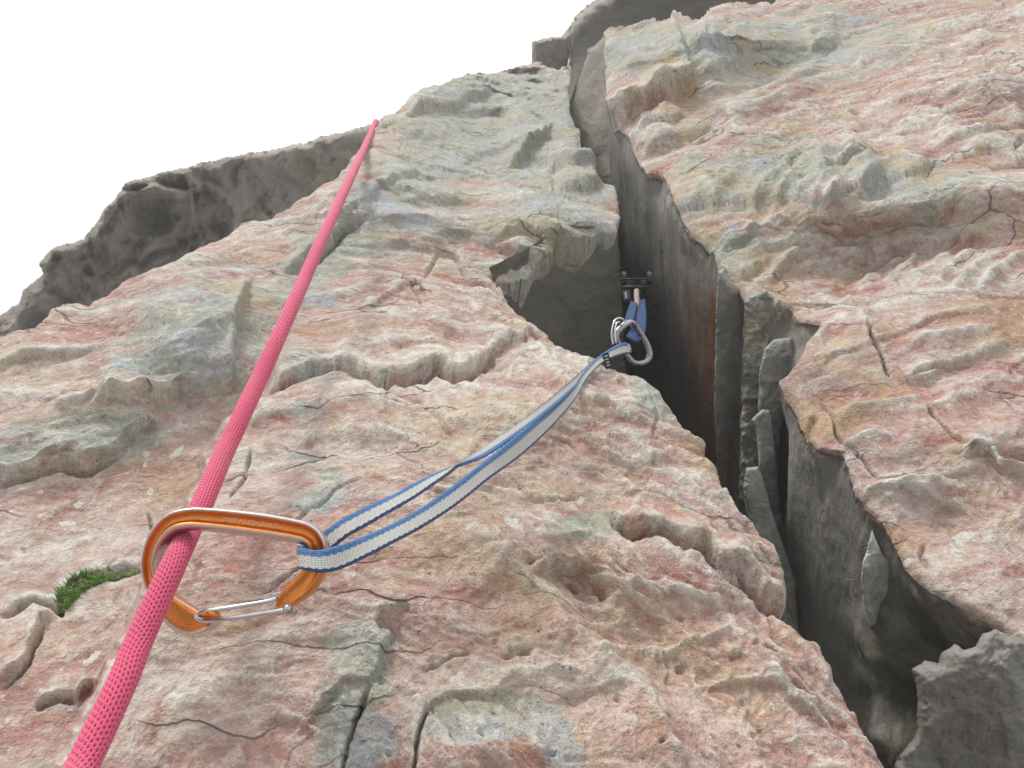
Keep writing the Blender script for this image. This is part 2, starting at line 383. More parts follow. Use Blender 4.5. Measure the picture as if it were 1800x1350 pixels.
for pts_, A, wd in [([(0, 1088), (60, 1062), (105, 1072), (122, 1040), (165, 1012), (250, 1000)], .018, 6),
                    ([(647, 1207), (640, 1240), (618, 1290), (606, 1350), (600, 1420)], .007, 3), ([(755, 1245), (745, 1270), (735, 1312), (727, 1365)], .007, 3),
                    ([(60, 1240), (100, 1228), (130, 1226)], .01, 4), ([(1070, 890), (1087, 915), (1113, 929), (1160, 935), (1200, 956), (1237, 974), (1260, 1000), (1293, 1017), (1340, 1066), (1390, 1095)], .016, 4.5),
 ([(465, 690), (490, 674), (513, 663), (550, 650), (583, 645), (617, 656), (677, 680), (697, 668), (743, 665), (770, 656), (797, 671), (822, 665), (847, 643), (870, 622)], .016, 4.5),
 ([(0, 856), (53, 841), (100, 831), (160, 834), (207, 804)], .010, 4), ([(0, 1212), (35, 1186), (62, 1136), (72, 1098)], .007, 3), ([(490, 488), (530, 477), (560, 459), (600, 414), (640, 379)], .014, 4),
 ([(740, 500), (770, 440), (800, 442), (812, 472), (840, 496), (866, 512), (882, 534)], .005, 3),
                    ([(700, 690), (740, 705), (775, 730), (800, 770)], .003, 2.5), 
                    ([(1140, 700), (1150, 740), (1145, 780)], .003, 2.5), ([(440, 780), (430, 830), (400, 880)], .004, 2.5),
                    ([(560, 880), (520, 910), (600, 850), (640, 830)], .003, 2.5), ([(450, 1050), (520, 1010), (560, 985)], .003, 2.5),
                    ([(845, 500), (870, 520), (890, 545)], .01, 4), ([(740, 1185), (790, 1160), (830, 1150)], .003, 3),
                    ([(900, 820), (940, 860), (980, 870), (1030, 860)], .003, 2.5), ([(690, 480), (720, 500), (745, 560)], .005, 2.5),
                    ([(260, 900), (270, 940), (255, 980)], .005, 3), ([(1380, 1200), (1440, 1240), (1500, 1300)], .004, 3)]:
    groove(h, LX, LY, pts_, A, wd, reach=60)
for pts_, A, wd in [([(760, 870), (880, 980), (960, 1050), (1020, 1130), (1110, 1200), (1200, 1330), (1260, 1420)], .010, 32),
                    ([(1010, 1165), (1100, 1150), (1170, 1150), (1280, 1108), (1340, 1150), (1385, 1185), (1430, 1225)], .007, 13),
                    ([(1040, 1060), (1120, 1020), (1190, 1035), (1260, 1060), (1300, 1090)], .005, 12),
                    ([(1180, 1160), (1290, 1150), (1350, 1190), (1420, 1260)], .005, 16),
                    ([(1010, 1010), (1070, 1005), (1110, 1040), (1170, 1080)], .005, 12),
                    ([(560, 1330), (620, 1200), (680, 1090)], .005, 30), ([(860, 1190), (980, 1180), (1060, 1200)], .004, 14),
                    ([(560, 700), (640, 690), (700, 730)], .004, 20), ([(540, 760), (620, 740), (720, 760)], .003, 16)]:
    ridge(h, X + jl[0], Y + jl[1], pts_, A, wd, reach=150)
rr = random.Random(5)
for (bx, by, r) in [(1057, 1030, 13), (1010, 1020, 10), (1350, 1150, 12), (920, 1143, 14), (936, 985, 8), (895, 1152, 10), (1200, 1170, 9)] + [(rr.uniform(650, 1350), rr.uniform(930, 1330), rr.uniform(3, 8)) for _ in range(45)]:
    bump(h, X, Y, [(bx, by)], -.0005 * r, r, r * .6, rr.uniform(-.6, .9), reach=50, p=2.6)
far = np.clip(1 / PA.inv(X, Y), .3, 2.0)
rough = .55 + .9 * sstep(-.3, .5, fbm(Uu * 3, Vv * 3, 2, 91))
fs_ = np.clip(far / .6, .6, 1.3)
u2 = u1 * .9 + bed * .2
h += .0150 * chips(u2 * 6, bed * 9, 3, 4) * fs_
h += .0030 * facets(u1 * 8 + 3, bed * 15, 5) * fs_
h += .0040 * chips(u2 * 26, bed * 44, 3, 15) * rough
h += .0010 * (ridged(u1 * 7, bed * 22, 3, 6) - .6)
h += .0012 * facets(u1 * 34, bed * 70, 8) * rough
h += .0014 * chips(u2 * 110, bed * 170, 2, 25) * rough
h += .0006 * fbm(Uu * 150, Vv * 150, 3, 14) * rough
low_ = low
wear = convexity(h + low_ * .6, 3, .0012) * .55 + convexity(h + low_ * .6, 8, .0034) * .7 + convexity(h, 20, .008) * .5
# crack drop: sheer fracture face, then a floor half a metre in
ed = np.maximum(-sd, 0); h -= .005 * np.exp(-ed / 5.0)
outm = sd > 0
dropd = np.where(outm, .04 + .46 * sstep(0, 10, sd), 0)
V = PA.pts(X, Y, low_) + PA.n * (h - dropd)[..., None] + np.where(outm, .02 * fbm(X / 60, Y / 60, 3, 5) * (sd > 9), 0)[..., None] * PA.n
VSLAB = V
# the outer rim (sky side) is not carried on past the skyline
sk = polygon_sdf(X0 + jx * .8, Y0 + jy * .8, SKYLINE) > 12
Fc = grid_faces(*X.shape); keep = ~sk.ravel()[Fc].any(1); 
zone = blobs(X, Y, [(900, 200, 190, 90, 0, .8), (760, 300, 160, 90, -30, .55), (1010, 330, 90, 110, 0, .7), (930, 430, 130, 60, 0, .5), (340, 590, 120, 130, 0, .8), (620, 400, 130, 40, -40, .8),
    (560, 500, 90, 60, -40, .5), (620, 1200, 60, 110, 25, .9), (860, 1270, 140, 45, -8, .9), (640, 1320, 60, 40, 0, .8), (1000, 1330, 60, 60, 0, .5), (1040, 915, 46, 24, -5, 2.4), (560, 880, 120, 40, -50, .5), (60, 800, 130, 40, -20, .7),
    (230, 780, 90, 30, -30, .7), (200, 1010, 90, 12, -20, .7), (560, 660, 80, 30, 20, .4), (520, 760, 60, 60, 0, .4), (1150, 700, 40, 30, 20, 1.5), (1340, 1010, 40, 30, 0, .4), (420, 300, 200, 60, -25, .2),
    (1000, 1000, 200, 120, 30, -.5), (300, 870, 160, 60, -40, -.6), (800, 760, 160, 60, 0, -.3), (780, 1080, 120, 60, 20, -.4), (1150, 1100, 180, 90, 30, -.35)])
LICH = [(120, 925, 17, 7, -5, 1), (323, 752, 9, 4, 0, 1), (257, 798, 8, 5, 0, 1), (71, 869, 7, 4, 0, 1), (137, 893, 10, 5, -20, 1), (310, 795, 26, 7, -45, .9), (265, 865, 8, 7, 0, .8), (353, 732, 6, 4, 0, .8), (148, 933, 10, 3, -10, .8), (806, 728, 8, 5, -20, .9), (650, 712, 14, 6, 30, .4), (905, 905, 26, 14, 20, .75), (730, 640, 12, 4, -10, .6), (650, 540, 12, 8, 0, .6), (160, 1160, 10, 35, 42, .7), (255, 815, 5, 12, 20, .6), (1345, 1245, 34, 16, -10, .55), (20, 905, 6, 5, 0, .8)]
at = dict(lich=blobs(X, Y, LICH), zone=zone, wear=np.clip(wear, 0, 1), wall=sstep(-1, 2, sd), ochre=0 * zone)
V_, F_, at = drop_unused(V.reshape(-1, 3), Fc[keep], at)
M_rock = rock_material("pink_limestone", pink=.47, streak=(.5, .25, .2))
slab = mesh_obj("cliff_slab", V_, F_[:, ::-1], M_rock, attrs=at)
tag(slab, "pinkish weathered rock slab sweeping from the foreground up to the skyline left of the dark crack", "cliff", kind="structure")

# ============================================================ right buttress: outer face + inner wall of the crack
EDGE = [(1040, -160), (1052, -60), (1060, 20), (1062, 57), (1065, 110), (1067, 160), (1069, 200), (1072, 214), (1092, 226), (1101, 234), (1115, 262), (1135, 292), (1160, 296.5), (1167, 310), (1178, 332), (1188, 372), (1213, 403), (1240, 429),
        (1255, 446), (1262, 474), (1272, 476), (1280, 490), (1300, 506), (1312, 523), (1330, 524), (1345, 525), (1380, 527), (1392, 528), (1398, 536), (1412, 549), (1445, 557), (1432, 575), (1418, 600), (1404, 622), (1385, 645), (1368, 655), (1374, 668),
        (1388, 690), (1405, 722), (1425, 770), (1440, 786), (1478, 792), (1490, 815), (1497, 832), (1502, 850), (1525, 889), (1548, 905), (1570, 940), (1600, 998), (1640, 1030), (1700, 1062), (1760, 1087), (1805, 1118), (1900, 1170), (2050, 1270), (2150, 1500)]
TOP = [(900, 60), (1062, 57), (1100, 50), (1150, 42), (1178, 43), (1183, 31), (1212, 33), (1220, 38), (1228, 36), (1250, 23), (1280, 12), (1323, 8), (1357, 12), (1368, -4), (1400, -40), (1600, -110), (1900, -160), (2400, -200)]
INW = np.array([.283, -1.85, -1.0]); INW /= np.linalg.norm(INW)
ST2 = 2.5
E = np.array(EDGE, float)
yr = np.arange(-190, 1400, ST2)
xe = np.interp(yr, E[:, 1], E[:, 0]) + 5 * fbm(yr / 30, yr * 0, 5, 61, .6)
nt_ = int(1200 / ST2); tpos = np.concatenate([[0, .8], np.arange(1, nt_) * ST2 * (1 + .0005 * np.arange(1, nt_))])
tneg = np.concatenate([np.linspace(-.62, -.03, 190), np.linspace(-.029, -.0015, 16)])
Xb = xe[:, None] + tpos[None, :]; Yb = np.repeat(yr[:, None], len(tpos), 1)
Pp = PB.pts(Xb, Yb); Uu = Pp @ PB.u; Vv = Pp @ PB.v
lowb = np.zeros(Xb.shape)
far = np.clip(1 / PB.inv(Xb, Yb), .4, 2.4)
lowb += .012 * far * fbm(Uu * 2.6, Vv * 2.6, 3, 40)
for (bx, by, A, rx, ry, rot) in [(1480, 620, .03, 130, 90, .3), (1640, 760, .02, 140, 70, .1), (1520, 470, -.02, 160, 60, -.3), (1600, 350, .05, 330, 60, -.1), (1700, 180, .03, 200, 80, -.2), (1250, 180, .04, 150, 60, 0),
                                 (1640, 920, -.006, 90, 50, .4), (1190, 110, .06, 120, 45, 0), (1300, 70, .05, 90, 30, 0)]:
    bump(lowb, Xb, Yb, [(bx, by)], A, rx, ry, rot, reach=600)
hb = np.zeros(Xb.shape); jl = jag(Xb, Yb, 5.0, 19); LX, LY = Xb + jl[0], Yb + jl[1]
def L(P, A, wd, **k): ledge(hb, LX, LY, P, A, wd, reach=max(200, 5 * wd), **k)
L([(1040, 214), (1072, 216), (1105, 212), (1150, 190), (1190, 172), (1230, 160)], .05, 70, soft=4, f=.06)
L([(1120, 244), (1135, 238), (1180, 218), (1210, 205)], .020, 40)
L([(1120, 276), (1150, 262), (1175, 255), (1200, 245)], .020, 40)
L([(1150, 385), (1240, 372), (1320, 365), (1400, 362), (1480, 372), (1540, 332), (1600, 318), (1660, 290), (1740, 278), (1830, 282)], .018, 120, soft=12)
L([(1425, 340), (1443, 328), (1477, 313), (1507, 297), (1530, 280)], .016, 60)
L([(1440, 385), (1467, 367), (1500, 350), (1540, 328), (1570, 310)], .018, 60)
L([(1340, 500), (1387, 468), (1413, 453), (1447, 440), (1480, 420)], .016, 60)
L([(1300, 500), (1330, 478), (1362, 462)], .012, 40)
L([(1270, 450), (1310, 438), (1340, 412)], .014, 50)
L([(1690, 800), (1715, 790), (1733, 790), (1765, 824), (1830, 832), (1950, 820)], .013, 70, f=.1)
bump(hb, Xb, Yb, [(1792, 806)], -.022, 34, 13, .15, reach=80, p=2.6)
L([(1600, 120), (1650, 112), (1700, 90), (1760, 70)], .008, 60)
L([(1420, 90), (1450, 84), (1480, 80)], .03, 30)
L([(1150, 100), (1250, 95), (1330, 120), (1400, 105)], .018, 60, soft=6)
L([(1230, 140), (1290, 125), (1330, 118)], .018, 50, soft=4)
L([(1500, 880), (1560, 862), (1640, 880), (1720, 900)], .010, 60, soft=8)
L([(1570, 660), (1640, 650), (1720, 620), (1800, 600)], .012, 70, soft=8)
L([(1380, 440), (1500, 452), (1600, 430), (1800, 420)], .012, 70, soft=10)
L([(1620, 285), (1700, 262), (1790, 230), (1850, 215)], .009, 60)
for pts_, A, wd in [([(1523, 563), (1543, 600), (1567, 647)], .008, 3), ([(1627, 697), (1640, 723), (1670, 750), (1707, 783)], .008, 2.5),
                    ([(1440, 683), (1463, 723), (1470, 757), (1483, 773), (1523, 810), (1543, 837), (1563, 843), (1650, 843), (1700, 835)], .008, 2.5),
                    ([(1740, 300), (1790, 290), (1850, 270)], .015, 3), ([(1600, 650), (1660, 640), (1710, 630)], .006, 2.5), ([(1415, 762), (1425, 745), (1433, 720)], .008, 7),
                    ([(1780, 270), (1800, 255), (1830, 240)], .015, 3), ([(1630, 950), (1620, 970), (1640, 1000)], .005, 3)]:
    groove(hb, LX, LY, pts_, A, wd, reach=60)
for pts_, A, wd in [([(1467, 743), (1500, 717), (1583, 703), (1617, 690), (1640, 700)], .010, 13), ([(1560, 612), (1620, 600), (1700, 590), (1770, 580)], .009, 14),
                    ([(1470, 780), (1540, 762), (1580, 770)], .008, 12), ([(1370, 650), (1420, 600), (1470, 555), (1520, 560), (1560, 610)], .010, 16),
                    ([(1490, 860), (1560, 870), (1620, 850), (1700, 860)], .006, 14), ([(1740, 780), (1790, 750), (1800, 720)], .004, 14),
                    ([(1400, 745), (1440, 790), (1480, 800), (1510, 850)], .006, 14)] + \
        [([(1200 + 34 * i, 395 + rr.uniform(-10, 10)), (1240 + 34 * i, 345), (1285 + 34 * i, 300 + rr.uniform(-8, 8)), (1310 + 34 * i, 275)], .006, 6) for i in range(9)] + \
        [([(1500 + 42 * i, 520 + rr.uniform(-10, 10)), (1540 + 42 * i, 480), (1600 + 42 * i, 445 + rr.uniform(-8, 8))], .009, 10) for i in range(6)]:
    ridge(hb, LX, LY, pts_, A, wd, reach=100)
a_ = math.radians(24); wu = .06 * fbm(Uu * 4, Vv * 4, 4, 41); ub = (Uu + wu) * math.cos(a_) + (Vv + wu) * math.sin(a_); vb = -(Uu + wu) * math.sin(a_) + (Vv - wu) * math.cos(a_)
rough = .55 + .9 * sstep(-.3, .5, fbm(Uu * 3, Vv * 3, 2, 191)); fk = np.clip(far / .7, .7, 1.3)
hb += .016 * chips(ub * 4, vb * 8, 3, 44) * fk + .0030 * facets(ub * 6, vb * 14, 45) * fk
hb += .0045 * chips(ub * 18, vb * 40, 3, 47) * rough * fk ** .5
hb += .0016 * (ridged(ub * 5, vb * 15, 3, 46) - .6) * fk
hb += .0016 * chips(ub * 80, vb * 150, 2, 49) * rough * fk ** .5 + .0012 * facets(ub * 34, vb * 75, 48) * rough
hb += .0007 * fbm(Uu * 110, Vv * 110, 3, 54) * rough * fk
wearb = convexity(hb + lowb * .5, 3, .0018) * .55 + convexity(hb + lowb * .5, 8, .005) * .7 + convexity(hb, 20, .012) * .5
tt = np.repeat(tpos[None, :], len(yr), 0); hb -= .006 * np.exp(-tt / 6.0)
Vf = PB.pts(Xb, Yb, lowb) + PB.n * hb[..., None]
# inner wall: swept inwards from that same edge
e0 = Vf[:, 0, :]
es = np.stack([np.convolve(np.pad(e0[:, k], 28, mode='edge'), np.ones(57) / 57, 'valid') for k in range(3)], 1)
td = -tneg
base = e0[:, None, :] + INW * td[None, ::-1][:, ::-1][..., None]
mixk = sstep(0.0, .06, td)[None, :, None]
base = base * (1 - mixk) + (es[:, None, :] + INW * td[None, :, None]) * mixk
wn = np.cross(INW, np.array([.12, .45, -.88])); wn /= np.linalg.norm(wn)
if wn[0] > 0: wn = -wn
yy = np.repeat(yr[:, None], len(tneg), 1); dd = np.repeat(td[None, :], len(yr), 0)
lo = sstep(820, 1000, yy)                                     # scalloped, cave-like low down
bb = base @ np.cross(wn, INW); aa = base @ INW
wh = .005 * fbm(bb * 6, aa * 2.5, 3, 70) + .010 * chips(bb * 7, aa * 2.6, 3, 71) + .0020 * chips(bb * 40, aa * 22, 3, 72) + .0006 * fbm(bb * 130, aa * 90, 3, 73)
wh += lo * (.030 * fbm(bb * 8, aa * 8, 3, 75) + .020 * chips(bb * 12, aa * 12, 3, 76) + .004 * ridged(bb * 20, aa * 18, 3, 79))
wh *= sstep(0, .02, dd)
Vw = base + wn * wh[..., None]
V = np.concatenate([Vw, Vf], 1)
z = np.zeros(Vw.shape[:2])
zoneb = blobs(Xb, Yb, [(1250, 110, 260, 50, 0, .95), (1450, 60, 180, 40, 0, .8), (1330, 330, 190, 70, -8, .75), (1130, 90, 80, 60, 0, .5), (1620, 330, 190, 40, 0, .6), (1240, 440, 60, 30, 0, 1.), (1300, 470, 90, 20, -30, .4),
    (1750, 120, 120, 30, -20, .4), (1620, 480, 90, 40, -30, .5), (1520, 760, 50, 40, 0, .5), (1500, 640, 60, 50, 0, .3), (1650, 650, 120, 40, 0, -.6), (1640, 810, 140, 50, 0, -.7), (1640, 950, 180, 100, 20, -.6), (1420, 700, 60, 80, 0, -.3), (1500, 540, 120, 30, 0, -.4), (1420, 480, 80, 30, -30, -.5)])
och = np.zeros(z.shape) + 1.0 * np.exp(-((yy - 456) / 18)**2) * sstep(.02, .06, dd) + .75 * np.exp(-((yy - 415) / 50)**2) * sstep(.03, .14, dd)
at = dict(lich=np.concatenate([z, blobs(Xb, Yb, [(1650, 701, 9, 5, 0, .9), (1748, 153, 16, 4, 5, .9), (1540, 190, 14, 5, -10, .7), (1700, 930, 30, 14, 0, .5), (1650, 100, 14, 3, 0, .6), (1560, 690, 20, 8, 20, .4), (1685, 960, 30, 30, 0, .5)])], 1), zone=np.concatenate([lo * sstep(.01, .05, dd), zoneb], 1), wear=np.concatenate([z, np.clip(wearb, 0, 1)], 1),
          wall=np.concatenate([sstep(-.004, .010, dd + .012 * fbm(yy / 16, dd * 40, 4, 99)), 0 * zoneb], 1), ochre=np.concatenate([och, 0 * zoneb], 1))
topd = np.interp(Xb, [p[0] for p in TOP], [p[1] for p in TOP]) + 4 * fbm(Xb / 25, Xb * 0, 4, 66)
gone = np.concatenate([np.repeat((yr < 57)[:, None], len(tneg), 1), (topd > Yb)], 1)
Fc = grid_faces(*V.shape[:2]); keep = ~gone.ravel()[Fc].all(1)
# roll the top rim over to the back instead of leaving a thin edge
ov = np.maximum(topd - Yb, 0); rim = np.concatenate([np.zeros(z.shape), (ov > 0) * .35], 1)
V = V - PB.n * rim[..., None]
V_, F_, at = drop_unused(V.reshape(-1, 3), Fc[keep], at)
M_rock2 = rock_material("red_limestone", pink=.50, streak=(.3, -.35, .1), red=(.36, .115, .10), rk=.9, ok=.75)
butt = mesh_obj("cliff_buttress", V_, F_, M_rock2, attrs=at)
tag(butt, "red and cream layered rock buttress right of the crack with its smooth grey inner wall", "cliff", kind="structure")
# ============================================================ detached rock masses: depth sheets with a rolled rim and a back skirt
def rock_piece(name, poly, anchors, mat, roll=.06, rpx=30, amp=(.02, .01, .004), fs=(6, 18, 45), wall=0, zoneL=(), jagp=4, seed=1, st=2.2, skirt=.5, och=0, label=None, cat=None, kind=None, zbase=0, folds=()):
    A = np.array([[p[0], p[1], 1] for p in anchors], float); a, b, c = np.linalg.solve(A, [1 / p[2] for p in anchors])
    pl = Plane(a, b, c)
    px = np.array(poly); X0, Y0 = np.meshgrid(np.arange(px[:, 0].min() - 12, px[:, 0].max() + 12, st), np.arange(px[:, 1].min() - 12, px[:, 1].max() + 12, st))
    jx = jagp * fbm(X0 / 28, Y0 / 28, 4, seed + 3, .5); jy = jagp * fbm(X0 / 28, Y0 / 28, 4, seed + 33, .5)
    s = -polygon_sdf(X0 + jx, Y0 + jy, poly)
    gy, gx = np.gradient(s, st); m = np.abs(s) < st * .8
    X = X0 - np.where(m, s * gx, 0); Y = Y0 - np.where(m, s * gy, 0); s = np.where(m, 0, s)
    P = pl.pts(X, Y); u, v = X / F, Y / F
    t = np.clip(-s / rpx, 0, 1); back = roll * (1 - np.sqrt(1 - (1 - t)**2))
    wu, wv = .25 * fbm(u * fs[0], v * fs[0], 3, seed), .25 * fbm(u * fs[0], v * fs[0], 3, seed + 1)
    h = amp[0] * (chips(u * fs[0] + wu, v * fs[0] + wv, 3, seed) + .25 * facets(u * fs[0] * .8 + wu, v * fs[0] * .8 + wv, seed, 1.3)) + amp[1] * chips(u * fs[1] + wu * 2, v * fs[1] + wv * 2, 2, seed + 2) + amp[2] * facets(u * fs[2] + wu * 3, v * fs[2], seed + 4) + amp[2] * .7 * fbm(u * fs[2] * 2, v * fs[2] * 2, 4, seed + 6)
    for (pp, A_, w_) in folds:
        ledge(h, X + jx, Y + jy, pp, A_, w_)
    d = np.linalg.norm(P, axis=-1)
    k = 1 + (back - h) / d
    o_ = s > 0
    ctr = np.array([px[:, 0].mean(), px[:, 1].mean()])
    V = P * (k + np.where(o_, skirt / d, 0))[..., None]
    Fc = grid_faces(*X.shape); kp = (s.ravel()[Fc] < st * 3.0).all(1) & (s.ravel()[Fc] < .5).any(1)
    at = dict(zone=blobs(X, Y, zoneL) + zbase if len(zoneL) or zbase else 0 * X, wear=np.clip(convexity(h, 6, .25 * amp[1] + 1e-4) * .7, 0, 1) * (0 if wall else 1), wall=np.full(X.shape, float(wall)), ochre=np.full(X.shape, float(och)))
    V_, F_, at = drop_unused(V.reshape(-1, 3), Fc[kp], at)
    o = mesh_obj(name, V_, F_[:, ::-1], mat, attrs=at, origin=V_.mean(0) if cat else None)
    return tag(o, label, cat, kind=kind)

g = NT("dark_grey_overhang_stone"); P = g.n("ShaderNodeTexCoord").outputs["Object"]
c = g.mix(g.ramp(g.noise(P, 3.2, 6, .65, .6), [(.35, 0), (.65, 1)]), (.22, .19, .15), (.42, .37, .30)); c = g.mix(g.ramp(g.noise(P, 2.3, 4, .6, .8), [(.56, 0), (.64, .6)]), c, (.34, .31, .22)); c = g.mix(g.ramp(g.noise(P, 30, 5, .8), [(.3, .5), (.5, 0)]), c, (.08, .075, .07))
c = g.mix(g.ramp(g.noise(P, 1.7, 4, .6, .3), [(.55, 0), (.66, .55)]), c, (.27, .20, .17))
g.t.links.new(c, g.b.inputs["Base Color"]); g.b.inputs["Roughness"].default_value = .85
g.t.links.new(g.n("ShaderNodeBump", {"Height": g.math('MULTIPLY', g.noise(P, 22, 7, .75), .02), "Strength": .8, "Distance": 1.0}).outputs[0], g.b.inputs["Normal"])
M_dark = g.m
g = NT("shade_painted_recess_stone"); P = g.n("ShaderNodeTexCoord").outputs["Object"]
c = g.mix(g.noise(P, 14, 7, .7), (.085, .078, .06), (.17, .155, .12)); g.t.links.new(c, g.b.inputs["Base Color"]); g.b.inputs["Roughness"].default_value = .8  # dark brown: shade of the recess painted into the stone colour
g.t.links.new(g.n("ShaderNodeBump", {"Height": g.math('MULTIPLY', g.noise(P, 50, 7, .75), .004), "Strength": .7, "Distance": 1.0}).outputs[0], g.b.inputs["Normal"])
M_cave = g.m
g = NT("pale_flake_stone"); P = g.n("ShaderNodeTexCoord").outputs["Object"]
c = g.mix(g.noise(P, 40, 7, .7), (.30, .295, .27), (.52, .51, .48)); c = g.mix(g.ramp(g.noise(P, 22, 5, .6, 1), [(.5, 0), (.65, .8)]), c, (.27, .25, .17)); c = g.mix(g.ramp(g.noise(P, 500, 4, .8), [(.3, .5), (.5, 0)]), c, (.16, .15, .13))
g.t.links.new(c, g.b.inputs["Base Color"]); g.b.inputs["Roughness"].default_value = .85
g.t.links.new(g.n("ShaderNodeBump", {"Height": g.math('MULTIPLY', g.noise(P, 90, 8, .75), .004), "Strength": .7, "Distance": 1.0}).outputs[0], g.b.inputs["Normal"])
M_flake = g.m
M_white = g.m.copy(); M_white.name = 'white_flake_stone'
for nd in M_white.node_tree.nodes:
    if nd.type == 'MIX_RGB' and abs(nd.inputs[2].default_value[0] - .52) < .01: nd.inputs[1].default_value = (.50, .50, .48, 1); nd.inputs[2].default_value = (.80, .80, .78, 1)
M_block = rock_material("grey_limestone", pink=.40, streak=(.1, .4, .9), bumpk=.8)
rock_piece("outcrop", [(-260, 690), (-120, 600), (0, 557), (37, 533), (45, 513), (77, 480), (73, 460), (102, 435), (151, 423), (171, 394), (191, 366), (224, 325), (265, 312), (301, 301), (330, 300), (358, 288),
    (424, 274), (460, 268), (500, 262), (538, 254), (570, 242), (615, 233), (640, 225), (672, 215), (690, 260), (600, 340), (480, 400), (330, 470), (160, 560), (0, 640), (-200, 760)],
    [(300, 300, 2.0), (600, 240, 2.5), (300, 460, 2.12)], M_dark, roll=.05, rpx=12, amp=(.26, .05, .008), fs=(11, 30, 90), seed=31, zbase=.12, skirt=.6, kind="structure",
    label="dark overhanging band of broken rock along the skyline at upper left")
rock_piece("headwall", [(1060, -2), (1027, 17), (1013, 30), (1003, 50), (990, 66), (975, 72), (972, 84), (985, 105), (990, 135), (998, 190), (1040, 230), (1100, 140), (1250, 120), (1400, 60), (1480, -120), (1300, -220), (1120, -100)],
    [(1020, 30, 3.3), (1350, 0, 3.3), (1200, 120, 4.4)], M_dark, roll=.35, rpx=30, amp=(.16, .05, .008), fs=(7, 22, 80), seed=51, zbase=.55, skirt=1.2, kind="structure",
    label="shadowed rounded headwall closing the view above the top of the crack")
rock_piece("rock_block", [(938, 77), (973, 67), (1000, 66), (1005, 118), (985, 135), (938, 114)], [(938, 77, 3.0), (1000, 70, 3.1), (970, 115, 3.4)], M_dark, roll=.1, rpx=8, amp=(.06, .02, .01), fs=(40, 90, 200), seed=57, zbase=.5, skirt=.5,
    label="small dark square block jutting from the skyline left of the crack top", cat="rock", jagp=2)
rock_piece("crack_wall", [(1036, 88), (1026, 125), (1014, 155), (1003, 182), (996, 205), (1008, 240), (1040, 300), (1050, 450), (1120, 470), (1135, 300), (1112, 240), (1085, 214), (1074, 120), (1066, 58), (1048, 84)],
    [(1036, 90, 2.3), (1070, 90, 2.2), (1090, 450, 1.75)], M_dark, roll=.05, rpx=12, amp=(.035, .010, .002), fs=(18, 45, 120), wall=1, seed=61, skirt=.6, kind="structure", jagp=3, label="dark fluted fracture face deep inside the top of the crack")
sdp = lambda x, y: float(-VSLAB[int(round((y - ys[0]) / ST)), int(round((x - xs[0]) / ST)), 2])
print("LIP", [round(sdp(*q), 3) for q in ((1000, 398), (1086, 392), (915, 470), (930, 600), (1000, 640), (1080, 660))])
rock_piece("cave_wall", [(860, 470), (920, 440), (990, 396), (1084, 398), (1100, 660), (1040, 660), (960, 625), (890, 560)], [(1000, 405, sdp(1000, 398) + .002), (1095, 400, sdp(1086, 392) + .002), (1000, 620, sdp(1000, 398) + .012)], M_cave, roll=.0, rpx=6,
    amp=(.016, .004, .001), fs=(9, 20, 90), wall=1, och=.12, seed=83, skirt=.3, jagp=2, kind="structure", label="smooth recess face under the prow of the slab, its shade painted in as dark brown")
PIECES = [
 ("rock_flake", [(1333, 712), (1335, 650), (1345, 612), (1360, 597), (1392, 593), (1402, 640), (1388, 700), (1372, 760), (1366, 880), (1350, 900), (1334, 800)], .845, 12, "pale grey flake wedged in the crack just left of the red buttress corner"),
 ("rock_flake", [(1321, 738), (1340, 720), (1353, 722), (1360, 780), (1372, 900), (1402, 1010), (1384, 1045), (1350, 950), (1336, 850), (1331, 765)], .775, 8, "slender flake with a bright triangular tip inside the crack below the pale grey flake"),
 ("rock_flake", [(1307, 855), (1313, 824), (1334, 821), (1345, 860), (1366, 930), (1398, 1020), (1404, 1110), (1370, 1040), (1330, 950), (1313, 900)], .70, 8, "lowest leaning flake beside the slab edge at mid height in the crack"),
 ("rock_flake", [(1533, 931), (1542, 955), (1550, 974), (1563, 988), (1578, 1028), (1560, 1048), (1548, 1060), (1541, 1096), (1530, 1102), (1518, 1060), (1514, 1020), (1516, 990), (1526, 962)], .580, 14, "bright white-grey tapering flake on the inner wall low in the crack"),
 ("rock_flake", [(1262, 478), (1272, 472), (1281, 492), (1302, 506), (1313, 522), (1312, 600), (1308, 760), (1296, 900), (1262, 900), (1256, 700), (1259, 560)], .885, 10, "tall grey fin with a pointed tip standing beside the orange streak"),
]
for i, (nm, poly, d, rp, lab) in enumerate(PIECES):
    x0, y0 = poly[0]
    dd2 = .10 if i == 4 else .04
    rock_piece(nm, poly, [(x0, y0, d), (x0 + 60, y0, d + .015), (x0, y0 + 200, d + dd2)], (M_white if i == 3 else M_flake), roll=.008, rpx=rp, amp=(.016, .003, .0006), fs=(16, 50, 200), wall=1, seed=70 + i, st=.9, jagp=1.3, skirt=.12, label=lab, cat="rock")
M_olive = rock_material("olive_crack_limestone", pink=.42, streak=(.5, 0, 0), red=(.24, .17, .11), bumpk=1.0)
rock_piece("crack_wall", [(1308, 524), (1314, 521), (1330, 515), (1345, 511), (1362, 520), (1376, 527), (1393, 540), (1400, 600), (1372, 640), (1345, 720), (1336, 800), (1316, 880), (1300, 880), (1304, 700)],
    [(1320, 520, .872), (1390, 540, .862), (1320, 720, .93)], M_olive, roll=.008, rpx=10, amp=(.020, .008, .0015), fs=(22, 50, 140), zbase=.9, seed=88, st=1.6, jagp=3, skirt=.1, kind="structure", label="rough olive recess between the pointed fin and the pale flake in the crack")
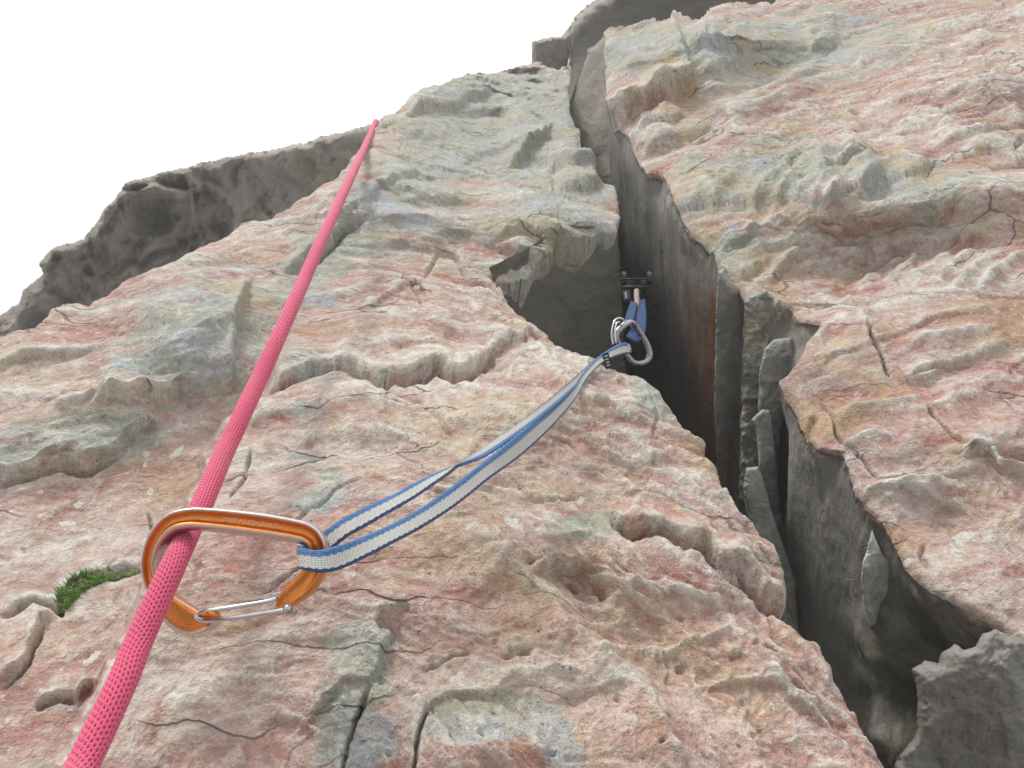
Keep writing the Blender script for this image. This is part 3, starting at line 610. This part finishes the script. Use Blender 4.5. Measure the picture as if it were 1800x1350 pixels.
rock_piece("boulder", [(1604, 1176), (1626, 1165), (1652, 1166), (1656, 1147), (1678, 1131), (1696, 1143), (1718, 1136), (1727, 1113), (1748, 1108), (1774, 1117), (1802, 1124), (2050, 1260), (2200, 1700), (1540, 1700), (1574, 1345), (1610, 1290), (1614, 1230)],
    [(1610, 1180, .44), (1800, 1130, .415), (1700, 1400, .44)], M_block, roll=.02, rpx=14, amp=(.016, .004, .0010), fs=(7, 25, 90), wall=1, zbase=.35, seed=91, jagp=4, skirt=.35, label="big grey notched block filling the bottom right corner", cat="boulder")
g_ = NT("turf"); g_.b.inputs["Base Color"].default_value = (.09, .11, .05, 1); g_.b.inputs["Roughness"].default_value = 1
gpos = g_.n("ShaderNodeTexCoord").outputs["Object"]; g_.t.links.new(g_.mix(g_.noise(gpos, .4, 6), (.09, .09, .065), (.19, .17, .135)), g_.b.inputs["Base Color"])
gm = bpy.data.meshes.new("ground"); gm.from_pydata([(-14, -14, 0), (14, -14, 0), (14, 14, 0), (-14, 14, 0)], [], [(0, 1, 2, 3)]); gm.materials.append(g_.m)
go = bpy.data.objects.new("ground", gm); C.objects.link(go); tag(go, kind="structure")
# ============================================================ climbing gear
def catmull(P, n):
    P = np.array(P, float); P = np.vstack([2 * P[0] - P[1], P, 2 * P[-1] - P[-2]]); r = []
    for i in range(1, len(P) - 2):
        t = np.linspace(0, 1, n, endpoint=False)[:, None]
        a, b, c, d = P[i - 1:i + 3]
        r.append(.5 * (2 * b + (c - a) * t + (2 * a - 5 * b + 4 * c - d) * t**2 + (3 * b - a - 3 * c + d) * t**3))
    return np.vstack(r + [P[-2][None]])
def resample(P, step):
    L = np.concatenate([[0], np.cumsum(np.linalg.norm(np.diff(P[:, :3], axis=0), axis=1))])
    if callable(step):
        s = [0.]
        while s[-1] < L[-1]: s.append(s[-1] + step(np.interp(s[-1], L, -P[:, 2])))
        s = np.array(s[:-1])
    else: s = np.linspace(0, L[-1], max(2, int(L[-1] / step)))
    return np.stack([np.interp(s, L, P[:, k]) for k in range(P.shape[1])], 1), s
def pxpath(pts): return np.array([pt(x, y, d) for x, y, d in pts])
def frames(P, ref):
    T = np.gradient(P, axis=0); T /= np.linalg.norm(T, axis=1)[:, None]
    ref = np.broadcast_to(np.array(ref, float), P.shape)
    S = np.cross(T, ref); S /= np.linalg.norm(S, axis=1)[:, None]; N = np.cross(S, T)
    return T, S, N
def sweep_faces(n, k, closed=False, cap=True):
    f = []
    for i in range(n if closed else n - 1):
        a = i * k; b = ((i + 1) % n) * k
        for j in range(k): f.append((a + j, a + (j + 1) % k, b + (j + 1) % k, b + j))
    if cap and not closed: f += [tuple(range(k - 1, -1, -1)), tuple(range((n - 1) * k, n * k))]
    return f
def tube_verts(P, r, k=12, ref=(0, 0, 1)):
    T, S, N = frames(P, ref); a = np.linspace(0, 2 * math.pi, k, endpoint=False)
    r = np.broadcast_to(np.asarray(r, float), (len(P),))
    return (P[:, None] + (S[:, None] * np.cos(a)[None, :, None] + N[:, None] * np.sin(a)[None, :, None]) * r[:, None, None]).reshape(-1, 3)
def tube(name, P, r, mat, parent, k=12, closed=False, ref=(0, 0, 1)):
    return mesh_obj(name, tube_verts(P, r, k, ref), sweep_faces(len(P), k, closed), mat, parent=parent)

# --- pink rope
g = NT("rope_sheath"); pit = g.attr("pit").outputs["Fac"]; tuv = g.attr("tuv").outputs["Vector"]
yarn = g.noise(tuv, 3.0, 3); c1 = g.mix(yarn, (.66, .05, .14), (.84, .10, .215)); c1 = g.mix(g.ramp(pit, [(.25, 0), (.75, 1)]), c1, (.13, .012, .022))
Pob = g.n("ShaderNodeTexCoord").outputs["Object"]
c1 = g.mix(g.ramp(g.noise(Pob, 30, 4), [(.5, 0), (.75, .35)]), c1, (.80, .22, .26))
g.t.links.new(c1, g.b.inputs["Base Color"]); g.b.inputs["Roughness"].default_value = .8; g.b.inputs["Sheen Weight"].default_value = .25
g.t.links.new(g.n("ShaderNodeBump", {"Height": g.math('MULTIPLY', g.noise(tuv, 5, 3), .0004), "Strength": .8, "Distance": 1.0}).outputs[0], g.b.inputs["Normal"])
RP = [(95, 1450, 4.65), (143, 1350, 4.2), (214, 1200, 3.75), (247, 1120, 3.5), (302, 1000, 3.2), (325, 950, 3.0), (343, 912, 2.84), (358, 880, 2.74), (392, 800, 2.5), (424, 733, 2.32), (455, 667, 2.14), (486, 600, 1.98), (531, 500, 1.72), (575, 400, 1.44), (622, 300, 1.03), (645, 250, .80), (657, 222, .68), (662, 214, .62), (668, 232, .52)]
rp = catmull(pxpath([(x, y, 1 / i) for x, y, i in RP]), 30)
rp, sarc = resample(rp, lambda d: .00052 if d < .5 else .0016)
K = 96; NH = 21
T, S, N = frames(rp, (0, 0, 1)); ang = np.linspace(0, 2 * math.pi, K, endpoint=False)
A_, B_ = np.meshgrid(ang, sarc); hu = A_ / (2 * math.pi) * NH; hv = B_ / .0023
def pits(hu, hv):
    col = np.floor(hu); off = np.mod(col, 2) * .5
    du = hu - col - .5; dv = (hv + off) - np.floor(hv + off) - .5
    du = du + .22 * dv * np.where(np.mod(col, 2) > 0, 1, -1)
    return np.exp(-(du / .27)**2 - (dv / .31)**2)
pt_ = pits(hu, hv); rib = .00016 * np.cos(hu * 2 * math.pi)
rad = .0050 - .00080 * pt_ - rib * .6 + .00010 * fbm(hu * 1.5, hv * 1.5, 2, 3)
Vr = rp[:, None] + (S[:, None] * np.cos(A_)[..., None] + N[:, None] * np.sin(A_)[..., None]) * rad[..., None]
i = np.arange(len(rp) * K).reshape(len(rp), K); j = np.roll(i, -1, 1)
Fr = np.stack([i[:-1], j[:-1], j[1:], i[1:]], -1).reshape(-1, 4)
rope = mesh_obj("rope", Vr.reshape(-1, 3), Fr, g.m, origin=pt(143, 1350, .238), attrs=dict(pit=pt_), uv=np.stack([hu.ravel(), hv.ravel()], 1))
tag(rope, "pink knitted climbing rope running diagonally up the slab and through the orange carabiner", "rope")

# --- metals
def metal(name, col, rough, worn=None, metallic=1.0):
    g = NT(name); P = g.n("ShaderNodeTexCoord").outputs["Object"]
    c = g.mix(g.ramp(g.noise(P, 160, 5, .7), [(.35, 0), (.7, 1)]), tuple(x * .86 for x in col), col)
    if worn:
        f = g.math('MULTIPLY', g.attr("worn").outputs["Fac"], g.ramp(g.noise(P, 260, 5, .75), [(.30, .55), (.5, 1)]))
        f = g.math('ADD', f, g.math('MULTIPLY', g.ramp(g.noise(P, 420, 3, .6), [(.65, 0), (.70, .5)]), 1.0), True)
        c = g.mix(f, c, worn)
    g.t.links.new(c, g.b.inputs["Base Color"]); g.b.inputs["Metallic"].default_value = metallic
    sc1 = g.n("ShaderNodeMapping", {"Vector": P, "Rotation": (.4, .8, .2), "Scale": (1, 8, 1)}).outputs[0]
    g.t.links.new(g.ramp(g.noise(sc1, 240, 4, .7), [(.3, rough * .75), (.7, rough * 1.6)]), g.b.inputs["Roughness"])
    g.t.links.new(g.n("ShaderNodeBump", {"Height": g.math('MULTIPLY', g.noise(P, 700, 3), .00006), "Strength": .6, "Distance": 1.0}).outputs[0], g.b.inputs["Normal"])
    return g.m
M_orange = metal("orange_anodised_metal", (.84, .30, .07), .28, worn=(.64, .60, .56))
M_steel = metal("polished_steel", (.72, .73, .75), .16)
M_alu = metal("bare_aluminium", (.40, .41, .43), .22)
M_black = metal("black_anodised_metal", (.035, .037, .042), .35, metallic=.7)
def fabric(name, col, dark, sc=900, rough=.85):
    g = NT(name); P = g.n("ShaderNodeTexCoord").outputs["Object"]
    g.t.links.new(g.mix(g.noise(P, sc, 4, .7), dark, col), g.b.inputs["Base Color"]); g.b.inputs["Roughness"].default_value = rough
    g.t.links.new(g.n("ShaderNodeBump", {"Height": g.math('MULTIPLY', g.noise(P, sc, 3), .0006), "Strength": .6, "Distance": 1.0}).outputs[0], g.b.inputs["Normal"])
    return g.m
M_blue = fabric("blue_webbing", (.018, .062, .155), (.008, .03, .09)); M_beige = fabric("beige_sheath", (.52, .42, .35), (.38, .30, .25)); M_tag = fabric("black_label_cloth", (.05, .055, .07), (.015, .015, .02)); M_white = fabric("white_thread", (.6, .6, .6), (.4, .4, .4))

# --- orange carabiner
DC = .329
BP = [(494, 1068, 7, 0), (503, 1058, 14, 0), (516, 1045, 18, 0), (536, 1028, 19, .2), (553, 1004, 18, .6), (561, 979, 18, 1), (558, 957, 18, 1), (545, 942, 19, 1), (519, 934, 20, 1), (450, 923, 21, 1), (367, 914, 20, 1), (331, 914, 19, 1),
      (303, 923, 18, 1), (281, 948, 16, 1), (270, 979, 15, 1), (270, 1007, 15, .9), (280, 1036, 17, .4), (297, 1063, 21, .1), (319, 1083, 24, 0), (344, 1095, 22, 0), (367, 1094, 15, 0), (382, 1087, 6, 0)]
bp = catmull([list(pt(x, y, DC + .00001 * (x - 400))) + [w / F * DC, g_] for x, y, w, g_ in BP], 14)
PROF = [(-1, -.35, 0), (-.97, -.65, 0), (-.86, -.88, 0), (-.72, -.92, 0), (-.58, -.80, 1), (-.42, -.80, 2), (-.1, -.80, 2), (.12, -.80, 2), (.28, -.86, 1), (.42, -.97, 0), (.62, -1, 0), (.84, -.86, 0), (.97, -.6, 0), (1, -.25, 0)]
carab = empty("carabiner", pt(400, 1000, DC), "orange wiregate carabiner with worn silver rim holding the pink rope", "carabiner")
Tn, S_, N_ = frames(bp[:, :3], (-.06, .30, 1)); TH = .0046
ring = []; worn = []
mir = [(s, n, k) for s, n, k in PROF] + [(s, -n, k) for s, n, k in reversed(PROF)]
sgn = 1
for q in range(len(bp)):
    w_, gr = bp[q, 3], float(np.clip(bp[q, 4], 0, 1))
    for (s, n, k) in mir:
        dep = {0: 0, 1: .12, 2: .46}[k] * gr * (1 if n < 0 else 1)
        nn = n * (1 - dep / max(abs(n), .1))
        if gr < .5 and k == 0: nn *= 1
        ring.append(bp[q, :3] + S_[q] * s * w_ * (-1) + N_[q] * (-nn) * TH * min(1, .45 + w_ / .006))
        worn.append(1.0 * (s < -.70) * (q > 60) + (.8 if (s > .55 and 60 < q < 235) else 0) + .45 * (s > .93) * (q > 70))
kk = len(mir)
body = mesh_obj("body", ring, sweep_faces(len(bp), kk), M_orange, parent=carab, attrs=dict(worn=np.clip(worn, 0, 1)))
gate = catmull(pxpath([(486, 1052, .326), (470, 1057, .3255), (430, 1064, .325), (385, 1071, .3235), (362, 1074, .3225), (349, 1078, .322), (345, 1083, .3215), (349, 1088, .321), (362, 1091, .3208), (385, 1090, .3205), (440, 1082, .320), (490, 1074, .3195), (510, 1071, .320)]), 8)
tube("gate_wire", gate, .00092, M_steel, carab, 10, ref=(0, .3, 1))
tube("nose_hook", catmull(pxpath([(352, 1081, .3235), (362, 1079, .3225), (374, 1080, .3225), (386, 1084, .3245)]), 6), [.0006] + [.0014] * 17 + [.0008], M_orange, carab, 12, ref=(0, .3, 1))
tube("hinge_pin", pxpath([(503, 1068, .3185), (508, 1071, .3165)]), .0016, M_steel, carab, 12, ref=(1, 0, 0))
# engraved characters on the spine
def add_text(name, s, size, M4, mat, parent, ext=.00008):
    cu = bpy.data.curves.new(name, 'FONT'); cu.body = s; cu.size = size; cu.extrude = ext; cu.align_x = 'LEFT'; cu.align_y = 'CENTER'; cu.offset = .00003
    t = bpy.data.objects.new(name, cu); C.objects.link(t); bpy.context.view_layer.update()
    me = bpy.data.meshes.new_from_object(t.evaluated_get(bpy.context.evaluated_depsgraph_get())); bpy.data.objects.remove(t)
    me.name = name; me.materials.clear(); me.materials.append(mat)
    v = np.empty(len(me.vertices) * 3); me.vertices.foreach_get("co", v); v = v.reshape(-1, 3)
    o_, ex, ey, ez = M4; Vc = o_ + v[:, :1] * ex + v[:, 1:2] * ey + v[:, 2:] * ez
    me.vertices.foreach_set("co", (to_world(Vc) - np.array(parent['_o'])).astype(np.float32).ravel()); me.update()
    ob = bpy.data.objects.new(name, me); C.objects.link(ob); ob.parent = parent; return ob
q = int(np.argmin(np.hypot(bp[:, 0] - pt(392, 915, DC)[0], bp[:, 1] - pt(392, 915, DC)[1]))); q2 = int(np.argmin(np.hypot(bp[:, 0] - pt(505, 930, DC)[0], bp[:, 1] - pt(505, 930, DC)[1])))
ex = bp[q2, :3] - bp[q, :3]; TL = np.linalg.norm(ex); ex /= TL; ez = N_[(q + q2) // 2]; ez = ez if ez[2] > 0 else -ez; ez = ez - ez.dot(ex) * ex; ez /= np.linalg.norm(ez); ey = np.cross(ez, ex)
M_eng = metal("engraving", (.95, .55, .30), .45)
add_text("engraving", "0000 95 T24.07 128<", .0028, (bp[q, :3] + ez * (TH * .38) + ey * .0006, ex, ey, ez), M_eng, carab)

# --- webbing slings
def webbing(name, st, width, thick, mat, parent=None, origin=None, step=.0012, tiltsign=1):
    rows = []
    for (tx, ty, bx, by, d) in st:
        a = pt(tx, ty, d); b = pt(bx, by, d); wa = np.linalg.norm(a - b)
        dl = math.sqrt(max(0, min(width, 2.4 * wa)**2 - wa * wa)) / 2 * tiltsign * (1 if ty < by else -1)
        rows.append(list(pt(tx, ty, d + dl)) + list(pt(bx, by, d - dl)))
    R = catmull(rows, 12); mid = (R[:, :3] + R[:, 3:]) / 2
    L = np.concatenate([[0], np.cumsum(np.linalg.norm(np.diff(mid, axis=0), axis=1))]); s = np.linspace(0, L[-1], int(L[-1] / step))
    R = np.stack([np.interp(s, L, R[:, k]) for k in range(6)], 1); a, b = R[:, :3], R[:, 3:]; mid = (a + b) / 2
    T = np.gradient(mid, axis=0); T /= np.linalg.norm(T, axis=1)[:, None]; W = b - a; Wl = np.linalg.norm(W, axis=1)[:, None]; Wn = W / Wl
    N = np.cross(T, Wn); N /= np.linalg.norm(N, axis=1)[:, None]
    ks = np.concatenate([np.linspace(-1, 1, 15), np.linspace(1, -1, 15)]); side = np.array([1] * 15 + [-1] * 15)
    prof = np.sqrt(np.clip(1 - np.abs(ks)**5, 0, 1)) * (1 + .35 * (np.abs(ks) > .62)) * .8
    weave = .00012 * np.sin(s / .0016 * 2 * math.pi)[:, None] * np.cos(ks * 14)[None]
    V = mid[:, None] + Wn[:, None] * ks[None, :, None] * Wl[:, None] / 2 + N[:, None] * ((prof * side)[None] * thick / 2 + weave * side[None])[..., None]
    uv = np.stack([np.broadcast_to(ks[None] * .5 + .5, V.shape[:2]).ravel(), np.broadcast_to(s[:, None] * 1000, V.shape[:2]).ravel()], 1)
    return mesh_obj(name, V.reshape(-1, 3), sweep_faces(len(s), 30), mat, parent=parent, origin=origin, uv=uv)
g = NT("striped_webbing"); tv = g.attr("tuv").outputs["Vector"]; sx = g.n("ShaderNodeSeparateXYZ", {0: tv}); u_, v_ = sx.outputs[0], sx.outputs[1]
zig = g.math('MULTIPLY', g.math('SINE', g.math('ADD', g.math('MULTIPLY', v_, 2.1), g.math('MULTIPLY', g.noise(tv, .4, 2), 4.0))), .022); uz = g.math('ADD', u_, zig)
up = g.ramp(uz, [(.32, 1), (.36, 0)]); dn = g.ramp(uz, [(.85, 0), (.88, 1)])
Pt = g.n("ShaderNodeTexCoord").outputs["Object"]
wn1 = g.math('SINE', g.math('ADD', g.math('MULTIPLY', v_, 5.2), g.math('MULTIPLY', g.math('PINGPONG', g.math('MULTIPLY', u_, 7.0), 1.0), 2.2)))
wn2 = g.math('SINE', g.math('MULTIPLY', u_, 62.0))
wv_h = g.math('ADD', g.math('MULTIPLY', wn1, .5), g.math('MULTIPLY', wn2, .35))
wh_ = g.mix(g.ramp(g.math('ADD', g.math('MULTIPLY', wv_h, .3), .5), [(.2, 0), (.6, 1)]), (.36, .345, .315), (.60, .585, .54))
wh_ = g.mix(g.ramp(g.noise(Pt, 60, 4), [(.45, 0), (.7, .4)]), wh_, (.46, .44, .40))
bl = g.mix(g.ramp(g.noise(Pt, 900, 3), [(.3, 0), (.7, 1)]), (.035, .11, .27), (.085, .23, .46))
c = g.mix(up, wh_, bl); c = g.mix(dn, c, (.04, .075, .16)); g.t.links.new(c, g.b.inputs["Base Color"]); g.b.inputs["Roughness"].default_value = .8; g.b.inputs["Sheen Weight"].default_value = .2
g.t.links.new(g.n("ShaderNodeBump", {"Height": g.math('ADD', g.math('MULTIPLY', wv_h, .00022), g.math('MULTIPLY', g.noise(Pt, 1200, 2), .0003)), "Strength": .9, "Distance": 1.0}).outputs[0], g.b.inputs["Normal"])
M_sling = g.m
ST_ = [(1100, 601, 1108, 622, .672), (1085, 606, 1092, 624, .660), (1056, 624, 1061, 637, .62), (1025, 655, 1030, 668, .575), (1002, 684, 1010, 703, .53), (967, 716, 978, 742, .485), (928, 747, 941, 779, .447), (890, 779, 902, 812, .42), (850, 811, 860, 842, .395), (792, 856, 803, 888, .37), (733, 897, 742, 928, .35),
       (680, 925, 690, 956, .337), (630, 946, 640, 982, .326), (590, 960, 595, 1002, .3185), (560, 967, 562, 1007, .3155), (540, 965, 542, 1004, .3155), (528, 962, 530, 1001, .319), (525, 960, 527, 999, .328), (531, 957, 535, 996, .337), (550, 948, 556, 985, .341), (575, 930, 585, 965, .343), (598, 914, 610, 945, .345),
       (640, 892, 652, 921, .350), (690, 870, 698, 894, .358), (722, 852, 729, 876, .366), (752, 838, 757, 856, .375), (782, 826, 786, 835, .384), (812, 817, 813, 812, .393), (853, 803, 849, 786, .41), (903, 770, 897, 754, .435), (942, 742, 936, 724, .46), (990, 702, 984, 686, .51), (1026, 668, 1020, 654, .575), (1053, 643, 1047, 630, .622), (1085, 624, 1079, 610, .664), (1105, 620, 1098, 604, .684), (1110, 620, 1105, 603, .680)]
sling = empty("sling", pt(560, 985, .318), "long white and blue webbing sling stretched from the orange carabiner up to the crack", "sling")
webbing("webbing", ST_, .0105, .0019, M_sling, parent=sling)
tagv = []
def box(c, ex, ey, ez):
    v = [c + a * ex + b * ey + d * ez for a in (-1, 1) for b in (-1, 1) for d in (-1, 1)]
    return v, [(0, 1, 3, 2), (4, 6, 7, 5), (0, 4, 5, 1), (2, 3, 7, 6), (0, 2, 6, 4), (1, 5, 7, 3)]
def bbox_obj(name, c, ex, ey, ez, mat, parent, bev=.2):
    import bmesh
    v, f = box(np.array(c), *[np.array(e, float) for e in (ex, ey, ez)])
    o = mesh_obj(name, v, f, mat, parent=parent, smooth=False)
    bm = bmesh.new(); bm.from_mesh(o.data); m_ = min(np.linalg.norm(ex), np.linalg.norm(ey), np.linalg.norm(ez))
    bmesh.ops.bevel(bm, geom=bm.edges[:], offset=m_ * bev * 2, segments=2, affect='EDGES'); bm.to_mesh(o.data); bm.free(); return o
lab_ = bbox_obj("label_tab", pt(1067, 634, .620), (.0024, .0010, 0), (-.0016, .0058, .001), (0, 0, .0016), M_tag, sling)
for k_ in range(4):
    c0 = pt(1067, 634, .620) + np.array([-.0016, .0058, .001]) * (-.6 + .4 * k_) + np.array([0, 0, .0018])
    bbox_obj("stitch", c0, (.0013, .0004, 0), (-.0002, .0005, 0), (0, 0, .0002), M_white, sling)
# --- silver carabiner in the crack
sc_ = empty("carabiner", pt(1112, 605, .69), "small silver wiregate carabiner hanging in the crack mouth on blue webbing", "carabiner")
sp = catmull(pxpath([(1108, 566, .690), (1096, 573, .684), (1085, 584, .680), (1083, 596, .680), (1090, 608, .684), (1100, 622, .690), (1112, 636, .694), (1124, 639, .698), (1137, 634, .702), (1142, 623, .704), (1137, 606, .704), (1128, 590, .702), (1118, 574, .698), (1113, 567, .694)]), 8)[:-1]
tube("body", sp, .0024 + .0006 * np.abs(np.sin(np.linspace(0, 6, len(sp)))), M_alu, sc_, 12, closed=True, ref=(0, .2, 1))
gw = catmull(pxpath([(1078, 606, .668), (1075, 590, .670), (1077, 573, .672), (1082, 562, .675), (1090, 559, .678), (1097, 564, .680), (1092, 572, .678), (1088, 566, .674), (1083, 570, .672), (1081, 584, .670), (1083, 604, .668)]), 6)
tube("gate_wire", gw, .0008, M_steel, sc_, 8, ref=(0, .2, 1))
# --- camming device with its blue sling
cm = empty("cam_device", pt(1117, 498, .86), "black spring-loaded cam wedged in the dark crack above the silver carabiner", "climbing cam")
def lobe(x, dx, flip):
    n = 16; a = np.linspace(-.2, 2.2, n); r = .0085 * np.exp(.28 * a); c = pt(x, 497, .86)
    out = [c + np.array([0, math.sin(t) * rr_ * flip * .9, math.cos(t) * rr_]) for t, rr_ in zip(a, r)] + [c + np.array([0, -.004 * flip, -.004])]
    k = len(out); V = [p + np.array([-dx, 0, 0]) for p in out] + [p + np.array([dx, 0, 0]) for p in out]
    f = [tuple(range(k))[::-1], tuple(range(k, 2 * k))] + [(i, (i + 1) % k, k + (i + 1) % k, k + i) for i in range(k)]
    mesh_obj("cam_lobe", V, f, M_black, parent=cm, smooth=False)
for x, fl in ((1096, 1), (1107, -1), (1130, -1), (1140, 1)): lobe(x, .0022, fl)
tube("axle", pxpath([(1090, 491, .852), (1145, 490, .852)]), .0011, M_black, cm, 10, ref=(0, 1, 0))
tube("trigger_bar", pxpath([(1094, 505, .848), (1142, 504, .848)]), .0016, M_black, cm, 10, ref=(0, 1, 0))
tube("stem", catmull(pxpath([(1104, 497, .86), (1102, 515, .85), (1104, 532, .84)]), 6), .0050, M_black, cm, 10)
tube("thumb_loop", catmull(pxpath([(1119, 509, .842), (1119, 520, .836), (1120, 532, .83), (1121, 540, .826)]), 6), [.0016] + [.0027] * 17 + [.002], M_beige, cm, 12)
webbing("cam_sling", [(1108, 531, 1120, 534, .822), (1103, 545, 1118, 548, .79), (1099, 558, 1114, 562, .75), (1098, 567, 1111, 575, .715)], .014, .003, M_blue, parent=cm, step=.002)
webbing("cam_sling", [(1124, 528, 1134, 528, .824), (1121, 545, 1136, 548, .79), (1114, 562, 1136, 566, .76), (1108, 577, 1134, 585, .725), (1103, 588, 1128, 597, .70), (1100, 590, 1116, 602, .692)], .018, .003, M_blue, parent=cm, step=.002)

# --- grass tuft in the seam
g = NT("grass_blade"); hgt = g.attr("tuv").outputs["Vector"]; yv = g.n("ShaderNodeSeparateXYZ", {0: hgt})
c = g.mix(yv.outputs[1], (.08, .17, .03), (.22, .42, .09)); c = g.mix(g.math('MULTIPLY', yv.outputs[0], .6), c, (.26, .24, .09))
g.t.links.new(c, g.b.inputs["Base Color"]); g.b.inputs["Roughness"].default_value = .6; g.b.inputs["Specular IOR Level"].default_value = .2
rg = random.Random(3); GV = []; GF = []; GUV = []
GP = [(96, 1070), (104, 1042), (124, 1020), (150, 1006), (185, 1001), (225, 1000), (252, 1003), (232, 1014), (190, 1022), (155, 1038), (132, 1058), (118, 1078)]
def slab_at(x, y):
    ix = int(round((x - xs[0]) / ST)); iy = int(round((y - ys[0]) / ST)); return VSLAB[iy, ix]
upv = np.array(U) * .8 + PA.n * .7; upv /= np.linalg.norm(upv)
cnt = 0
while cnt < 1900:
    x, y = rg.uniform(92, 255), rg.uniform(998, 1100)
    if not (polygon_sdf(np.array([x]), np.array([y]), GP)[0] > 0 or (60 < x < 75 and 1082 < y < 1098 and rg.random() < .12)): continue
    p = slab_at(x, y); hh = rg.uniform(.0035, .0085) * (1 if x < 200 else .6); dr = upv + np.array([rg.gauss(0, .35), rg.gauss(0, .3), rg.gauss(0, .35)]); dr /= np.linalg.norm(dr)
    sd_ = np.cross(dr, [rg.gauss(0, 1), rg.gauss(0, 1), rg.gauss(0, 1)]); sd_ /= np.linalg.norm(sd_); bend = np.array([rg.gauss(0, .3), -.35, rg.gauss(0, .3)]) * hh; wd = .00028; b0 = len(GV); dry = rg.random()**3
    for t, wk in ((0, 1), (.5, .9)):
        c0 = p + dr * hh * t + bend * t * t; GV += [c0 - sd_ * wd * wk, c0 + sd_ * wd * wk]; GUV += [(dry, t)] * 2
    GV.append(p + dr * hh + bend); GUV.append((dry, 1)); GF += [(b0, b0 + 1, b0 + 3), (b0, b0 + 3, b0 + 2), (b0 + 2, b0 + 3, b0 + 4)]; cnt += 1
gr = mesh_obj("grass", GV, np.array(GF), g.m, origin=slab_at(150, 1030), uv=np.array(GUV), smooth=False)
tag(gr, "small green grass tuft growing in the rock seam left of the orange carabiner", "grass", kind="stuff")

# ============================================================ thin volume added to imitate glare over the upper rock
hz = bpy.data.materials.new("glare_haze"); hz.use_nodes = True; ht = hz.node_tree; ht.nodes.clear()
hv_ = ht.nodes.new("ShaderNodeVolumePrincipled"); ho = ht.nodes.new("ShaderNodeOutputMaterial"); ht.links.new(hv_.outputs[0], ho.inputs["Volume"])
hv_.inputs["Color"].default_value = (.98, .985, 1, 1); hv_.inputs["Density"].default_value = .045
allv = [o.matrix_world @ Vector(c) for o in bpy.data.objects if o.type == 'MESH' and o.name != 'ground' for c in o.bound_box]
bpy.context.view_layer.update()
allv = [o.matrix_world @ Vector(c) for o in bpy.data.objects if o.type == 'MESH' and o.name != 'ground' for c in o.bound_box]
x0, x1 = -15, 15; zt = max(v.z for v in allv) + .3
vv = [(x, y, z) for z in (-1, zt) for y in (x0, x1) for x in (x0, x1)]
hm = bpy.data.meshes.new("glare_haze"); hm.from_pydata(vv, [], [(0, 2, 3, 1), (4, 5, 7, 6), (0, 1, 5, 4), (2, 6, 7, 3), (0, 4, 6, 2), (1, 3, 7, 5)]); hm.materials.append(hz)
hob = bpy.data.objects.new("glare_haze", hm); C.objects.link(hob); tag(hob, "thin pale volume around the whole crag, added to imitate glare on the upper rock", "glare_haze", kind="stuff")
for o in list(bpy.data.objects):
    if '_o' in o: del o['_o']
